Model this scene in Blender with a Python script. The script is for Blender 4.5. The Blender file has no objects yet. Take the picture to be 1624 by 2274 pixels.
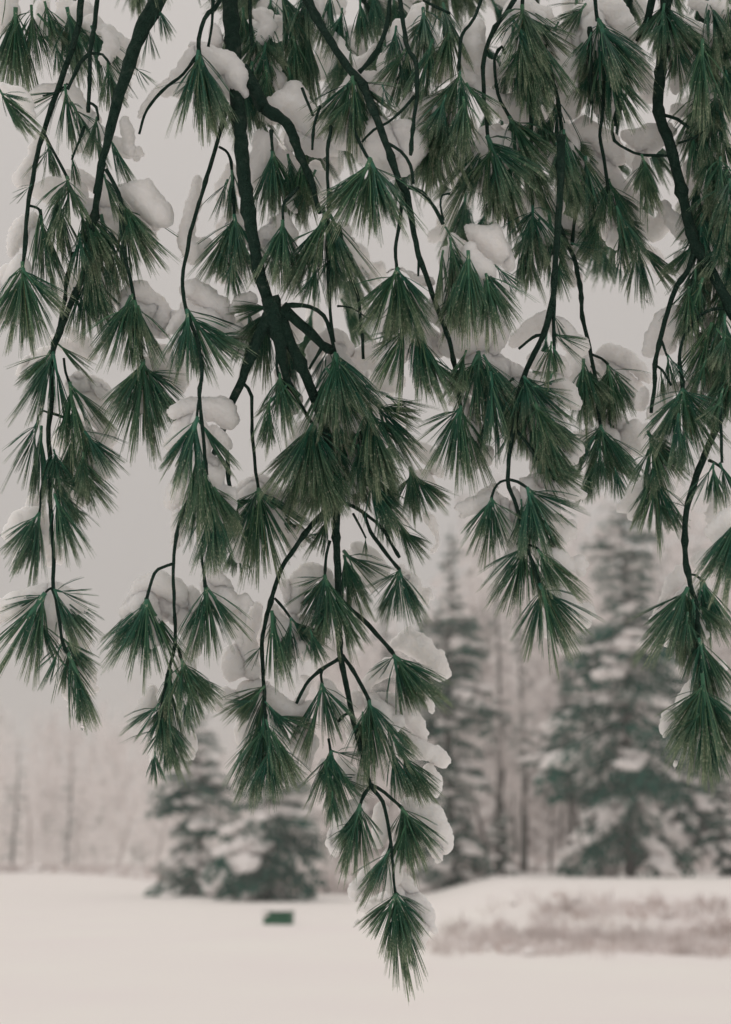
import bpy, bmesh, math, random
from mathutils import Vector, Matrix, Euler, noise
random.seed(7)
scene = bpy.context.scene
col = scene.collection

# ------------------------------------------------------------------ camera
PITCH = math.radians(13.08)
CAMZ = 1.6
LENS = 52.0
cam_d = bpy.data.cameras.new('camera'); cam = bpy.data.objects.new('camera', cam_d); col.objects.link(cam)
cam.location = (0, 0, CAMZ); cam.rotation_euler = (math.pi/2 + PITCH, 0, 0)
cam_d.sensor_fit = 'VERTICAL'; cam_d.sensor_height = 36; cam_d.lens = LENS
cam_d.clip_start = 0.05; cam_d.clip_end = 4000
cam_d.dof.use_dof = True; cam_d.dof.focus_distance = 2.02; cam_d.dof.aperture_fstop = 4.4
scene.camera = cam

# ------------------------------------------------------------------ sky, sun, exposure
SUN_EL = math.radians(62); SUN_ROT = math.radians(310)
w = bpy.data.worlds.new('World'); scene.world = w; w.use_nodes = True
nt = w.node_tree; nt.nodes.clear()
out = nt.nodes.new('ShaderNodeOutputWorld')
sky = nt.nodes.new('ShaderNodeTexSky'); sky.sky_type = 'NISHITA'; sky.sun_disc = False
sky.sun_elevation = SUN_EL; sky.sun_rotation = SUN_ROT; sky.dust_density = 4; sky.air_density = 1
bg1 = nt.nodes.new('ShaderNodeBackground'); bg1.inputs[1].default_value = 0.08
nt.links.new(sky.outputs[0], bg1.inputs[0])
geo = nt.nodes.new('ShaderNodeTexCoord'); sep = nt.nodes.new('ShaderNodeSeparateXYZ')
nt.links.new(geo.outputs['Generated'], sep.inputs[0])
mr = nt.nodes.new('ShaderNodeMapRange'); mr.inputs['From Min'].default_value = 0; mr.inputs['From Max'].default_value = 1
mr.inputs['To Min'].default_value = 0.43; mr.inputs['To Max'].default_value = 0.76      # overcast: zenith brighter than horizon
nt.links.new(sep.outputs['Z'], mr.inputs['Value'])
bg2 = nt.nodes.new('ShaderNodeBackground'); bg2.inputs[0].default_value = (1.0, 0.935, 0.88, 1)
nt.links.new(mr.outputs[0], bg2.inputs[1])
mix = nt.nodes.new('ShaderNodeMixShader'); mix.inputs[0].default_value = 0.94
nt.links.new(bg1.outputs[0], mix.inputs[1]); nt.links.new(bg2.outputs[0], mix.inputs[2])
nt.links.new(mix.outputs[0], out.inputs[0])
sd = bpy.data.lights.new('sun', 'SUN'); sd.energy = 0.75; sd.angle = math.radians(80); sd.color = (1.0, 0.95, 0.9)
sun = bpy.data.objects.new('sun', sd); col.objects.link(sun)
sdir = Vector((math.sin(SUN_ROT)*math.cos(SUN_EL), math.cos(SUN_ROT)*math.cos(SUN_EL), math.sin(SUN_EL)))
sun.rotation_euler = sdir.to_track_quat('Z', 'Y').to_euler()
vs = scene.view_settings
vs.view_transform = 'Standard'; vs.look = 'None'; vs.exposure = 0.0; vs.gamma = 1.0; vs.use_curve_mapping = False
scene.render.engine = 'CYCLES'
scene.cycles.volume_step_rate = 4; scene.cycles.volume_bounces = 1

# ------------------------------------------------------------------ geometry of the view: photo position -> place
K = 0.6923 / 2274.0
Fv = Vector((0, math.cos(PITCH), math.sin(PITCH))); Uv = Vector((0, -math.sin(PITCH), math.cos(PITCH))); Rv = Vector((1, 0, 0))
CP = Vector((0, 0, CAMZ))
def P(u, v, d):
    return CP + Rv*((u-812)*K*d) + Uv*(-(v-1137)*K*d) + Fv*d
def ground_x(u, Y): return (u-812)*K*Y/1.0266
def height_at(v, Y):
    yc = -(v-1137)*K
    return CAMZ + Y*(yc*math.cos(PITCH)+math.sin(PITCH))/(math.cos(PITCH)-yc*math.sin(PITCH))

# ------------------------------------------------------------------ materials
def mat(name, base, rough=0.8, spec=0.2):
    m = bpy.data.materials.new(name); m.use_nodes = True
    b = m.node_tree.nodes['Principled BSDF']
    b.inputs['Base Color'].default_value = (*base, 1); b.inputs['Roughness'].default_value = rough
    b.inputs['Specular IOR Level'].default_value = spec
    return m
def noise_mat(name, stops, scale, detail=4, rough=0.85, spec=0.2, bump=0.0, bscale=None, rnd=0.0, coord='Object'):
    m = mat(name, stops[0][1], rough, spec); t = m.node_tree; b = t.nodes['Principled BSDF']
    tc = t.nodes.new('ShaderNodeTexCoord'); n = t.nodes.new('ShaderNodeTexNoise')
    n.inputs['Scale'].default_value = scale; n.inputs['Detail'].default_value = detail
    co = t.nodes.new('ShaderNodeNewGeometry').outputs['Position'] if coord == 'Position' else tc.outputs[coord]
    t.links.new(co, n.inputs['Vector'])
    r = t.nodes.new('ShaderNodeValToRGB'); e = r.color_ramp.elements
    e[0].position = stops[0][0]; e[0].color = (*stops[0][1], 1)
    e[1].position = stops[-1][0]; e[1].color = (*stops[-1][1], 1)
    for p, c in stops[1:-1]:
        x = e.new(p); x.color = (*c, 1)
    t.links.new(n.outputs['Fac'], r.inputs[0])
    if rnd:
        oi = t.nodes.new('ShaderNodeObjectInfo'); mp = t.nodes.new('ShaderNodeMapRange')
        mp.inputs['To Min'].default_value = 1-rnd; mp.inputs['To Max'].default_value = 1+rnd
        t.links.new(oi.outputs['Random'], mp.inputs['Value'])
        mx = t.nodes.new('ShaderNodeVectorMath'); mx.operation = 'SCALE'
        t.links.new(r.outputs[0], mx.inputs[0]); t.links.new(mp.outputs[0], mx.inputs['Scale'])
        t.links.new(mx.outputs[0], b.inputs['Base Color'])
    else:
        t.links.new(r.outputs[0], b.inputs['Base Color'])
    if bump:
        n2 = t.nodes.new('ShaderNodeTexNoise'); n2.inputs['Scale'].default_value = bscale or scale*3; n2.inputs['Detail'].default_value = 5
        t.links.new(co, n2.inputs['Vector'])
        bp = t.nodes.new('ShaderNodeBump'); bp.inputs['Strength'].default_value = bump; bp.inputs['Distance'].default_value = 0.01
        t.links.new(n2.outputs['Fac'], bp.inputs['Height']); t.links.new(bp.outputs[0], b.inputs['Normal'])
    return m
M_SNOW = noise_mat('clinging_snow', [(0.3, (0.94, 0.905, 0.90)), (0.7, (0.955, 0.935, 0.925))], 14, rough=0.95, spec=0.05, bump=0.55, bscale=230, coord='Position')
_b = M_SNOW.node_tree.nodes['Principled BSDF']; _b.inputs['Subsurface Weight'].default_value = 1.0; _b.inputs['Subsurface Scale'].default_value = 0.03; _b.inputs['Subsurface Radius'].default_value = (1, 0.95, 0.9)
for _n in M_SNOW.node_tree.nodes:
    if _n.type == 'BUMP': _n.inputs['Distance'].default_value = 0.003
M_GROUND = noise_mat('field_snow', [(0.3, (0.83, 0.79, 0.78)), (0.7, (0.85, 0.83, 0.80))], 0.25, rough=0.95, spec=0.05, bump=0.15, bscale=6)
M_BARK = noise_mat('pine_bark', [(0.3, (0.008, 0.032, 0.023)), (0.62, (0.020, 0.052, 0.038)), (0.80, (0.075, 0.10, 0.08))], 90, rough=0.9, bump=1.0, bscale=260, coord='Object')
def needle_mat():
    m = mat('pine_needle', (0.03, 0.08, 0.05), 0.45, 0.4); t = m.node_tree; b = t.nodes['Principled BSDF']; L = t.links.new
    g = t.nodes.new('ShaderNodeNewGeometry'); oi = t.nodes.new('ShaderNodeObjectInfo')
    def ramp(st):
        r = t.nodes.new('ShaderNodeValToRGB'); e = r.color_ramp.elements
        e[0].position = st[0][0]; e[0].color = (*st[0][1], 1); e[1].position = st[-1][0]; e[1].color = (*st[-1][1], 1)
        for p, c in st[1:-1]:
            x = e.new(p); x.color = (*c, 1)
        L(g.outputs['Random Per Island'], r.inputs[0]); return r
    r1 = ramp([(0, (0.004, 0.052, 0.036)), (0.40, (0.008, 0.094, 0.062)), (0.75, (0.024, 0.150, 0.096)), (1, (0.12, 0.27, 0.16))])      # blue green tufts
    r2 = ramp([(0, (0.007, 0.052, 0.028)), (0.40, (0.016, 0.098, 0.052)), (0.75, (0.048, 0.155, 0.078)), (0.98, (0.17, 0.27, 0.13)), (1, (0.24, 0.17, 0.08))])   # olive tufts
    mo = t.nodes.new('ShaderNodeMix'); mo.data_type = 'RGBA'; L(oi.outputs['Random'], mo.inputs['Factor']); L(r1.outputs[0], mo.inputs['A']); L(r2.outputs[0], mo.inputs['B'])
    tc = t.nodes.new('ShaderNodeTexCoord'); sp = t.nodes.new('ShaderNodeSeparateXYZ'); L(tc.outputs['Object'], sp.inputs[0])
    n = t.nodes.new('ShaderNodeTexNoise'); n.inputs['Scale'].default_value = 30; n.inputs['Detail'].default_value = 4; L(tc.outputs['Object'], n.inputs['Vector'])
    # ice grains cling mostly to the outer half of the needles
    m1 = t.nodes.new('ShaderNodeMapRange'); m1.inputs['From Min'].default_value = -0.35; m1.inputs['From Max'].default_value = -1.0; m1.inputs['To Min'].default_value = -0.09; m1.inputs['To Max'].default_value = 0.10
    L(sp.outputs['Z'], m1.inputs['Value'])
    ad = t.nodes.new('ShaderNodeMath'); ad.operation = 'ADD'; L(n.outputs['Fac'], ad.inputs[0]); L(m1.outputs[0], ad.inputs[1])
    m2 = t.nodes.new('ShaderNodeMapRange'); m2.inputs['From Min'].default_value = 0.55; m2.inputs['From Max'].default_value = 0.66; m2.inputs['To Max'].default_value = 0.9; L(ad.outputs[0], m2.inputs['Value'])
    mx = t.nodes.new('ShaderNodeMix'); mx.data_type = 'RGBA'; L(m2.outputs[0], mx.inputs['Factor']); L(mo.outputs['Result'], mx.inputs['A']); mx.inputs['B'].default_value = (0.58, 0.60, 0.47, 1)
    m3 = t.nodes.new('ShaderNodeMapRange'); m3.inputs['From Min'].default_value = -0.42; m3.inputs['From Max'].default_value = -1.0; m3.inputs['To Max'].default_value = 0.7
    L(sp.outputs['Z'], m3.inputs['Value'])
    m4 = t.nodes.new('ShaderNodeMix'); m4.data_type = 'RGBA'; L(m3.outputs[0], m4.inputs['Factor']); L(mx.outputs['Result'], m4.inputs['A']); m4.inputs['B'].default_value = (0.25, 0.32, 0.19, 1)   # pale older rimed tips
    L(m4.outputs['Result'], b.inputs['Base Color'])
    return m
M_NEEDLE = needle_mat()
M_FARNEEDLE = noise_mat('far_conifer_foliage', [(0.3, (0.003, 0.066, 0.046)), (0.7, (0.008, 0.105, 0.074))], 1.5, rnd=0.3)
M_FARSNOW = mat('far_snow', (0.92, 0.885, 0.875), 0.95, 0.05)
M_WOOD = noise_mat('snow_plastered_wood', [(0.36, (0.50, 0.49, 0.47)), (0.46, (0.90, 0.86, 0.85)), (0.7, (0.94, 0.91, 0.90))], 0.30)
M_FARBARK = noise_mat('far_bark', [(0.3, (0.05, 0.055, 0.05)), (0.7, (0.13, 0.12, 0.11))], 2.5)
M_FROST = noise_mat('frosted_twigs', [(0.35, (0.58, 0.52, 0.50)), (0.6, (0.88, 0.83, 0.82))], 1.2)
M_GRASS = noise_mat('dry_grass', [(0.3, (0.36, 0.25, 0.21)), (0.7, (0.68, 0.56, 0.53))], 2.0)
M_BOX = noise_mat('green_paint', [(0.3, (0.016, 0.10, 0.055)), (0.7, (0.03, 0.14, 0.075))], 18, rough=0.5)
M_WATER = mat('water_drop', (0.9, 0.9, 0.9), 0.02, 0.5)
M_WATER.node_tree.nodes['Principled BSDF'].inputs['Transmission Weight'].default_value = 1.0

# ------------------------------------------------------------------ helpers
def tag(o, label=None, cat=None, group=None, kind=None):
    if label: o['label'] = label
    if cat: o['category'] = cat
    if group: o['group'] = group
    if kind: o['kind'] = kind
    return o
def link(name, me, parent=None, m=None):
    o = bpy.data.objects.new(name, me); col.objects.link(o)
    if m and me and not me.materials: me.materials.append(m)
    if parent: o.parent = parent
    return o
def empty(name, loc, label, cat, group=None):
    o = bpy.data.objects.new(name, None); col.objects.link(o); o.location = loc; o.empty_display_size = 0.1
    return tag(o, label, cat, group)
def mesh(name, vs_, fs, m=None, smooth=False):
    me = bpy.data.meshes.new(name); me.from_pydata(vs_, [], fs); me.update()
    if smooth: me.polygons.foreach_set('use_smooth', [True]*len(me.polygons))
    if m: me.materials.append(m)
    return me
def tube_data(V, Fc, pts, rads, n=8, rough=0.0, seed=0):
    """append a tapering tube with closed ends"""
    b0 = len(V); L = len(pts)
    up = Vector((0.3, 1, 0.1))
    for i, p in enumerate(pts):
        t = (pts[min(i+1, L-1)] - pts[max(i-1, 0)])
        if t.length < 1e-9: t = Vector((0, 0, -1))
        t.normalize()
        a = t.cross(up)
        if a.length < 1e-4: a = t.cross(Vector((1, 0, 0)))
        a.normalize(); b = t.cross(a)
        for k in range(n):
            th = 2*math.pi*k/n; r = rads[i]
            if rough: r *= 1 + rough*(noise.noise(Vector((k*1.7+seed, i*0.55, seed*3.1))))
            V.append(p + a*(math.cos(th)*r) + b*(math.sin(th)*r))
    for i in range(L-1):
        for k in range(n):
            k2 = (k+1) % n
            Fc.append((b0+i*n+k, b0+i*n+k2, b0+(i+1)*n+k2, b0+(i+1)*n+k))
    Fc.append(tuple(b0+k for k in range(n))[::-1]); Fc.append(tuple(b0+(L-1)*n+k for k in range(n)))
def catmull(pts, step):
    out_ = []
    n = len(pts)
    for i in range(n-1):
        p0 = pts[max(i-1, 0)]; p1 = pts[i]; p2 = pts[i+1]; p3 = pts[min(i+2, n-1)]
        m = max(2, int(math.dist(p1[:2], p2[:2])/step))
        for j in range(m):
            t = j/m
            out_.append(tuple(0.5*((2*b)+(c-a)*t+(2*a-5*b+4*c-d)*t*t+(3*b-a-3*c+d)*t**3) for a, b, c, d in zip(p0, p1, p2, p3)))
    out_.append(tuple(pts[-1])); return out_

# ------------------------------------------------------------------ ground
def S(t):
    t = max(0.0, min(1.0, t)); return t*t*(3-2*t)
def gz(x, y):
    z = 0.0
    if y > 20:
        z += 0.80*S((y-27.5-0.5*math.sin(x*0.35))/4.0)*S((x-(0.035*y-0.5))/(0.04*y+1.8))
    z += 0.05*noise.noise(Vector((x*0.08, y*0.05, 2.0)))*min(1, y/30) if y > 0 else 0
    z += 0.012*noise.noise(Vector((x*0.6, y*0.4, 5.0)))
    r = math.hypot(x, y)
    if r > 190: z += S((r-190)/300)*6
    return z
V = []; Fc = []
NA, NR = 420, 190
rr = [0.6*(1900/0.6)**(i/(NR-1)) for i in range(NR)]
V.append((0, 0, gz(0, 0)))
angs = []
for k in range(NA):      # finer steps in front of the camera
    s = k/NA; a = 2*math.pi*s; angs.append(a - 0.82*math.sin(a))
for r in rr:
    for a in angs:
        x = r*math.sin(a); y = r*math.cos(a); V.append((x, y, gz(x, y)))
for k in range(NA): Fc.append((0, 1+(k+1) % NA, 1+k))
for i in range(NR-1):
    for k in range(NA):
        k2 = (k+1) % NA; a = 1+i*NA; b = 1+(i+1)*NA
        Fc.append((a+k, a+k2, b+k2, b+k))
tag(link('snowy_ground', mesh('snowy_ground', V, Fc, M_GROUND, True)), kind='structure')

# ------------------------------------------------------------------ green utility box in the field
def bevel_box(V, Fc, c, s, bev):
    bm = bmesh.new(); bmesh.ops.create_cube(bm, size=1)
    for v in bm.verts: v.co = Vector((v.co.x*s[0], v.co.y*s[1], v.co.z*s[2]))
    bmesh.ops.bevel(bm, geom=bm.edges[:], offset=bev, segments=2, affect='EDGES')
    b0 = len(V)
    for v in bm.verts: V.append(v.co + Vector(c))
    bm.verts.index_update()
    for f in bm.faces: Fc.append(tuple(b0+v.index for v in f.verts))
    bm.free()
BY = 36.5; bxx = ground_x(617, BY)
ub = empty('utility_box', (bxx, BY, gz(bxx, BY)), 'small dark green metal box half buried in the open snow field', 'utility box')
ub.rotation_euler.z = math.radians(-9)
V = []; Fc = []; bevel_box(V, Fc, (0, 0.2, 0.11), (0.66, 0.44, 0.30), 0.02); link('body', mesh('box_body', V, Fc, M_BOX), ub)
V = []; Fc = []; bevel_box(V, Fc, (0, 0.19, 0.285), (0.70, 0.50, 0.05), 0.015); link('lid', mesh('box_lid', V, Fc, M_BOX), ub)
V = []; Fc = []; bevel_box(V, Fc, (0.0, -0.035, 0.2), (0.08, 0.03, 0.03), 0.006); link('latch', mesh('box_latch', V, Fc, M_BOX), ub)
def lump(V, Fc, c, s, seed, sub=3, amp=0.25, fr=1.5):
    bm = bmesh.new(); bmesh.ops.create_icosphere(bm, subdivisions=sub, radius=1)
    b0 = len(V)
    for v in bm.verts:
        q = v.co.copy(); n = 1+amp*noise.noise(q*fr+Vector((seed*3.7, seed, 0)))
        V.append(Vector((q.x*s[0]*n, q.y*s[1]*n, q.z*s[2]*n)) + Vector(c))
    for f in bm.faces: Fc.append(tuple(b0+v.index for v in f.verts))
    bm.free()
V = []; Fc = []; lump(V, Fc, (0, 0.22, 0.318), (0.33, 0.22, 0.022), 1, amp=0.2); lump(V, Fc, (-0.27, -0.03, 0.25), (0.08, 0.06, 0.06), 2); lump(V, Fc, (-0.1, -0.12, -0.05), (0.5, 0.22, 0.06), 3)
link('snow_cap', mesh('box_snow', V, Fc, M_FARSNOW, True), ub)

# ------------------------------------------------------------------ far conifers
def bough_meshes(n, seed0, dens=230, size=0.055, droop=0.35, width=0.26):
    res = []
    for s in range(n):
        rg = random.Random(seed0+s); V = []; Fc = []
        tube_data(V, Fc, [Vector((x, 0, -droop*x*x)) for x in (0, 0.3, 0.6, 0.95)], [0.018, 0.014, 0.01, 0.004], 4)
        for _ in range(dens):
            x = rg.random()**0.7; wd = width*(1-0.75*x)+0.03
            y = rg.uniform(-1, 1)*wd; z = -droop*x*x - abs(y)*0.5 - rg.random()*0.10 + 0.02
            c = Vector((x, y, z)); d = Vector((rg.uniform(0.2, 1), y*2.2+rg.uniform(-.5, .5), rg.uniform(-0.9, 0.1))).normalized()
            L = size*rg.uniform(0.7, 1.6); wv = d.cross(Vector((rg.uniform(-1, 1), rg.uniform(-1, 1), rg.uniform(-1, 1)))).normalized()*size*0.35
            b0 = len(V); V += [c-wv*0.6, c+d*L*0.5-wv, c+d*L, c+d*L*0.5+wv]; Fc.append((b0, b0+1, b0+2, b0+3))
        me = mesh('conifer_bough', V, Fc, M_FARNEEDLE)
        V = []; Fc = []
        for j in range(rg.randint(4, 6)):
            x = 0.25+0.13*j+rg.uniform(-.06, .06); y = rg.uniform(-0.45, 0.45)*width*(1.1-0.7*x)
            lump(V, Fc, (x, y, -droop*x*x+0.03-abs(y)*0.45), (rg.uniform(.12, .26), rg.uniform(.06, .16), rg.uniform(.04, .08)), seed0+s*7+j, sub=2, amp=0.9, fr=1.6)
        sn = mesh('bough_snow', V, Fc, M_FARSNOW, True)
        res.append((me, sn))
    return res
SPRUCE = bough_meshes(6, 100, dens=300, size=0.075, width=0.36)
LIGHT = bough_meshes(4, 200, dens=120, width=0.34, droop=0.15)
def conifer(label, u, Y, vtop, rad_px, kind='spruce', nper=5, step=0.55, z0=0.08, snow=0.75, seed=0, lean=0.0, xoff=0, droop=(10, 30)):
    rg = random.Random(seed); x = ground_x(u, Y); g = gz(x, Y)
    H = height_at(vtop, Y)-g; R = rad_px*K*Y/1.0266
    t = empty('conifer_tree', (x, Y, g), label, 'tree', 'conifers at the far edge of the field')
    tr = 0.012*H+0.03
    V = []; Fc = []
    tp = [Vector((lean*(z*H)+0.12*math.sin(z*5+seed), 0.1*math.sin(z*4+seed*2), z*H-(0.2 if z == 0 else 0))) for z in [i/12 for i in range(13)]]
    tube_data(V, Fc, tp, [tr*(1-0.93*i/12) for i in range(13)], 9, 0.15, seed)
    link('trunk', mesh('conifer_trunk', V, Fc, M_FARBARK, True), t)
    lib = SPRUCE if kind == 'spruce' else LIGHT
    z = z0*H
    while z < H*0.985:
        f = (z/H)
        if kind == 'spruce': prof = (1-f)**0.75*(0.75+0.25*math.sin(min(1, (f-z0)*8+0.8)))
        elif kind == 'dome': prof = (1-f*f)**0.55*(0.9+0.4*noise.noise(Vector((z*0.6, seed, 0))))
        elif kind == 'ragged': prof = min(1, (1-f)*1.7+0.10)*max(0.5, 0.8+0.8*noise.noise(Vector((z*0.42, seed, 0))))
        elif kind == 'column': prof = min(1, (1-f)*2.2+0.08)*(0.8+0.35*noise.noise(Vector((z*0.5, seed, 0))))
        else: prof = min(1, (1-f)*1.8+0.06)*(0.55+0.45*math.sin(z*1.3+seed))
        for k in range(nper):
            if rg.random() < (0.12 if kind != 'pine' else 0.35): continue
            az = rg.uniform(0, 2*math.pi)
            if noise.noise(Vector((math.cos(az)*1.3, math.sin(az)*1.3+seed*3, z*0.35))) < -0.28: continue
            L = max(0.25, R*prof*rg.uniform(0.7, 1.2))
            me, sn = rg.choice(lib)
            zz = z+rg.uniform(-.2, .2)*step
            i = min(11, int(f*12)); c = tp[i].lerp(tp[i+1], f*12-i)
            b = link('bough', me, t)
            b.location = (c.x, c.y, zz); b.rotation_euler = Euler((rg.uniform(-.25, .25), math.radians(rg.uniform(*droop))*(1-f*0.9)-0.35*f, az)); 
            wsc = rg.uniform(0.8, 1.3)
            b.scale = (L, L*wsc*(1.25 if L < 1.5 else 1), L*rg.uniform(0.9, 1.5))
            if rg.random() < snow:
                s = link('snow_pad', sn, b)
        z += step*(1-0.45*f)*rg.uniform(0.85, 1.15)
    return t
conifer('snow laden spruce with drooping boughs, left one of the low pair at the field edge', 440, 62, 1575, 120, 'dome', nper=11, step=0.55, z0=0.04, snow=0.42, seed=1, droop=(18, 40))
conifer('broad low spruce heaped with snow, standing nearest behind the green box', 600, 56, 1640, 165, 'dome', nper=11, step=0.55, z0=0.03, snow=0.4, seed=2, droop=(18, 40))
conifer('tall dark column shaped spruce right of the lowest hanging pine sprig', 1005, 65, 1165, 125, 'ragged', nper=11, step=0.62, z0=0.04, snow=0.3, seed=3)
conifer('tallest big dark spruce on the right with snowy drooping boughs', 1405, 58, 1110, 215, 'ragged', nper=11, step=0.62, z0=0.13, snow=0.42, seed=4, droop=(20, 42))
conifer('thin pine with sparse tufts and bare lower trunk beside the dark column spruce', 1112, 70, 1240, 60, 'pine', nper=8, step=0.7, z0=0.35, snow=0.5, seed=5)
conifer('young slim pine with rounded dark crown on a bare stem, left of the biggest spruce', 1265, 62, 1470, 95, 'column', nper=10, step=0.5, z0=0.38, snow=0.3, seed=6)
conifer('pale snow covered conifer half hidden behind the lowest hanging bough', 860, 92, 1330, 110, 'spruce', nper=5, step=0.8, z0=0.05, snow=1.0, seed=7)
conifer('pale snowy conifer behind the biggest spruce, seen on its right side', 1540, 84, 1250, 120, 'spruce', nper=5, step=0.75, z0=0.05, snow=1.0, seed=8)
conifer('dark ragged conifer showing between the slim pine and the biggest spruce', 1325, 66, 1330, 90, 'ragged', nper=8, step=0.7, z0=0.3, snow=0.35, seed=21)
conifer('thin tufted pine just left of the young slim pine', 1165, 74, 1300, 60, 'pine', nper=9, step=0.7, z0=0.3, snow=0.5, seed=31)
conifer('ragged snowy conifer tight against the right side of the biggest spruce', 1500, 70, 1290, 95, 'ragged', nper=9, step=0.7, z0=0.12, snow=0.6, seed=32)
conifer('low dark young conifer at the foot of the slim pine trunks', 1115, 64, 1800, 45, 'dome', nper=8, step=0.4, z0=0.03, snow=0.4, seed=33)
conifer('low bluish snowy conifer at the right edge of the field', 1615, 60, 1690, 70, 'spruce', nper=6, step=0.45, z0=0.03, snow=0.9, seed=9)
conifer('white snow covered conifer standing between the column spruce and slim pine', 1190, 100, 1320, 80, 'spruce', nper=5, step=0.8, z0=0.05, snow=1.0, seed=10)
conifer('faint grey conifer in the haze at the far left of the field', 30, 175, 1640, 34, 'column', nper=4, step=1.5, z0=0.05, snow=0.7, seed=11)
conifer('faint thin conifer in the haze left of the spruce pair', 150, 190, 1600, 26, 'column', nper=4, step=1.6, z0=0.1, snow=0.8, seed=12)

# ------------------------------------------------------------------ frosted leafless trees
def bare_tree_mesh(seed, H=10, levels=5):
    rg = random.Random(seed); V = []; Fc = []; V2 = []; F2 = []
    def grow(p, d, L, r, lev):
        pts = [p]; q = p.copy(); dd = d.copy(); n = 3
        for _ in range(n):
            dd = (dd + Vector((rg.uniform(-.18, .18), rg.uniform(-.18, .18), rg.uniform(-.05, .14)))).normalized(); q = q+dd*(L/n); pts.append(q)
        (tube_data(V, Fc, pts, [r*(1-0.12*i) for i in range(n+1)], 6) if lev == 0 else tube_data(V2, F2, pts, [r*(1-0.2*i) for i in range(n+1)], 3))
        if lev < levels:
            for _ in range(4 if lev == 0 else 3):
                i = rg.randint(1, n); a = rg.uniform(0, 2*math.pi); sp = rg.uniform(0.35, 0.9)
                nd = (dd + Vector((math.cos(a)*sp, math.sin(a)*sp, rg.uniform(-.1, .35)))).normalized()
                grow(pts[i], nd, L*rg.uniform(0.55, 0.8), max(0.012, r*0.55), lev+1)
    grow(Vector((0, 0, -0.1)), Vector((0, 0, 1)), H*0.42, H*0.011, 0)
    return mesh('bare_trunk', V, Fc, M_FARBARK), mesh('frosted_crown', V2, F2, M_FROST)
BARE = [bare_tree_mesh(300+i) for i in range(4)]
M_PALEBARK = noise_mat('frosted_fog_bark', [(0.35, (0.34, 0.31, 0.29)), (0.6, (0.66, 0.61, 0.60))], 1.0)  # frosted bark, with fog painted into its paler colour to lower trunk contrast
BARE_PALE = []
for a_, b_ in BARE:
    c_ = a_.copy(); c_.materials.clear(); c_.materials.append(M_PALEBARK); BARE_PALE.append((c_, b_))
def bare(label, u, Y, vtop, seed, grp='frosted leafless trees behind the field'):
    rg = random.Random(seed); x = ground_x(u, Y); g = gz(x, Y); H = height_at(vtop, Y)-g; s = H/10.5
    t = empty('leafless_tree', (x, Y, g), label, 'tree', grp)
    t.rotation_euler.z = rg.uniform(0, 6.28)
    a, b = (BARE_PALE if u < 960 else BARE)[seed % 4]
    for nm, me in (('trunk', a), ('crown', b)):
        o = link(nm, me, t); o.scale = (s*0.95, s*0.95, s)
for i, (u, Y, vt, lb) in enumerate([
    (1060, 68, 1400, 'frosted leafless tree close against the right side of the column spruce'),
    (1118, 66, 1350, 'dark stemmed leafless tree in front of the slim pine'),
    (1240, 67, 1500, 'leafless frosted tree whose dark trunk stands just left of the young pine stem'),
    (1280, 66, 1480, 'leafless frosted tree whose dark trunk stands just right of the young pine stem'),
    (1085, 74, 1420, 'frosted leafless tree with dark trunk just right of the column spruce'),
    (1142, 78, 1480, 'frosted leafless tree with thin grey trunk between the two tall conifers'),
    (1222, 72, 1520, 'leafless frosted sapling immediately left of the slim pine'),
    (1305, 70, 1540, 'leafless frosted tree with dark trunk right of the slim pine'),
    (1340, 95, 1360, 'frosted leafless tree half hidden behind the biggest spruce'),
    (1480, 76, 1560, 'white frosted leafless tree right of the biggest spruce'),
    (1575, 90, 1480, 'white frosted leafless tree near the right edge of the photo'),
    (940, 105, 1400, 'pale frosted leafless tree showing left of the column spruce'),
    (770, 100, 1450, 'pale frosted leafless tree behind the middle hanging bough'),
    (690, 120, 1500, 'pale frosted leafless tree rising behind the broad low spruce'),
    (520, 125, 1520, 'pale frosted leafless tree rising behind the gap of the spruce pair'),
    (350, 140, 1560, 'pale frosted leafless tree just left of the spruce pair'),
    (260, 160, 1530, 'pale misty leafless tree third from the left edge'),
    (170, 170, 1560, 'pale misty leafless tree second from the left edge'),
    (70, 170, 1500, 'pale misty leafless tree nearest the left edge')]):
    bare(lb, u, Y, vt, i+3)
# far wood: one mass of frosted trees
V = []; Fc = []; rg = random.Random(5)
for i in range(2000):
    Y = rg.uniform(110, 330); u = rg.uniform(-500, 2150)
    if u < 700 and Y < 185: continue
    x = ground_x(u, Y); g = gz(x, Y); H = rg.uniform(9, 19)*(1.25 if u < 300 else 1.0)*(Y/220)**0.5
    lean = rg.uniform(-.06, .06)
    tube_data(V, Fc, [Vector((x, Y, g-0.3)), Vector((x+lean*H*.5, Y, g+H*.5)), Vector((x+lean*H, Y, g+H))], [0.13, 0.09, 0.03], 4)
    for _ in range(60):
        z = rg.uniform(0.05, 1.0)*H; a = rg.uniform(0, 6.28); L = rg.uniform(.8, 2.4)*(1.2-z/H)
        p = Vector((x+lean*z, Y, g+z)); q = p+Vector((math.cos(a)*L, math.sin(a)*L, L*rg.uniform(-.1, .9)))
        s = Vector((0, 0, rg.uniform(.12, .45))); b0 = len(V); V += [p, q, q+s*0.5, p+s]; Fc.append((b0, b0+1, b0+2, b0+3))
tag(link('far_wood', mesh('far_wood', V, Fc, M_WOOD)), 'distant wood of frosted leafless trees fading into the haze behind the field', 'wood', kind='stuff')

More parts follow.
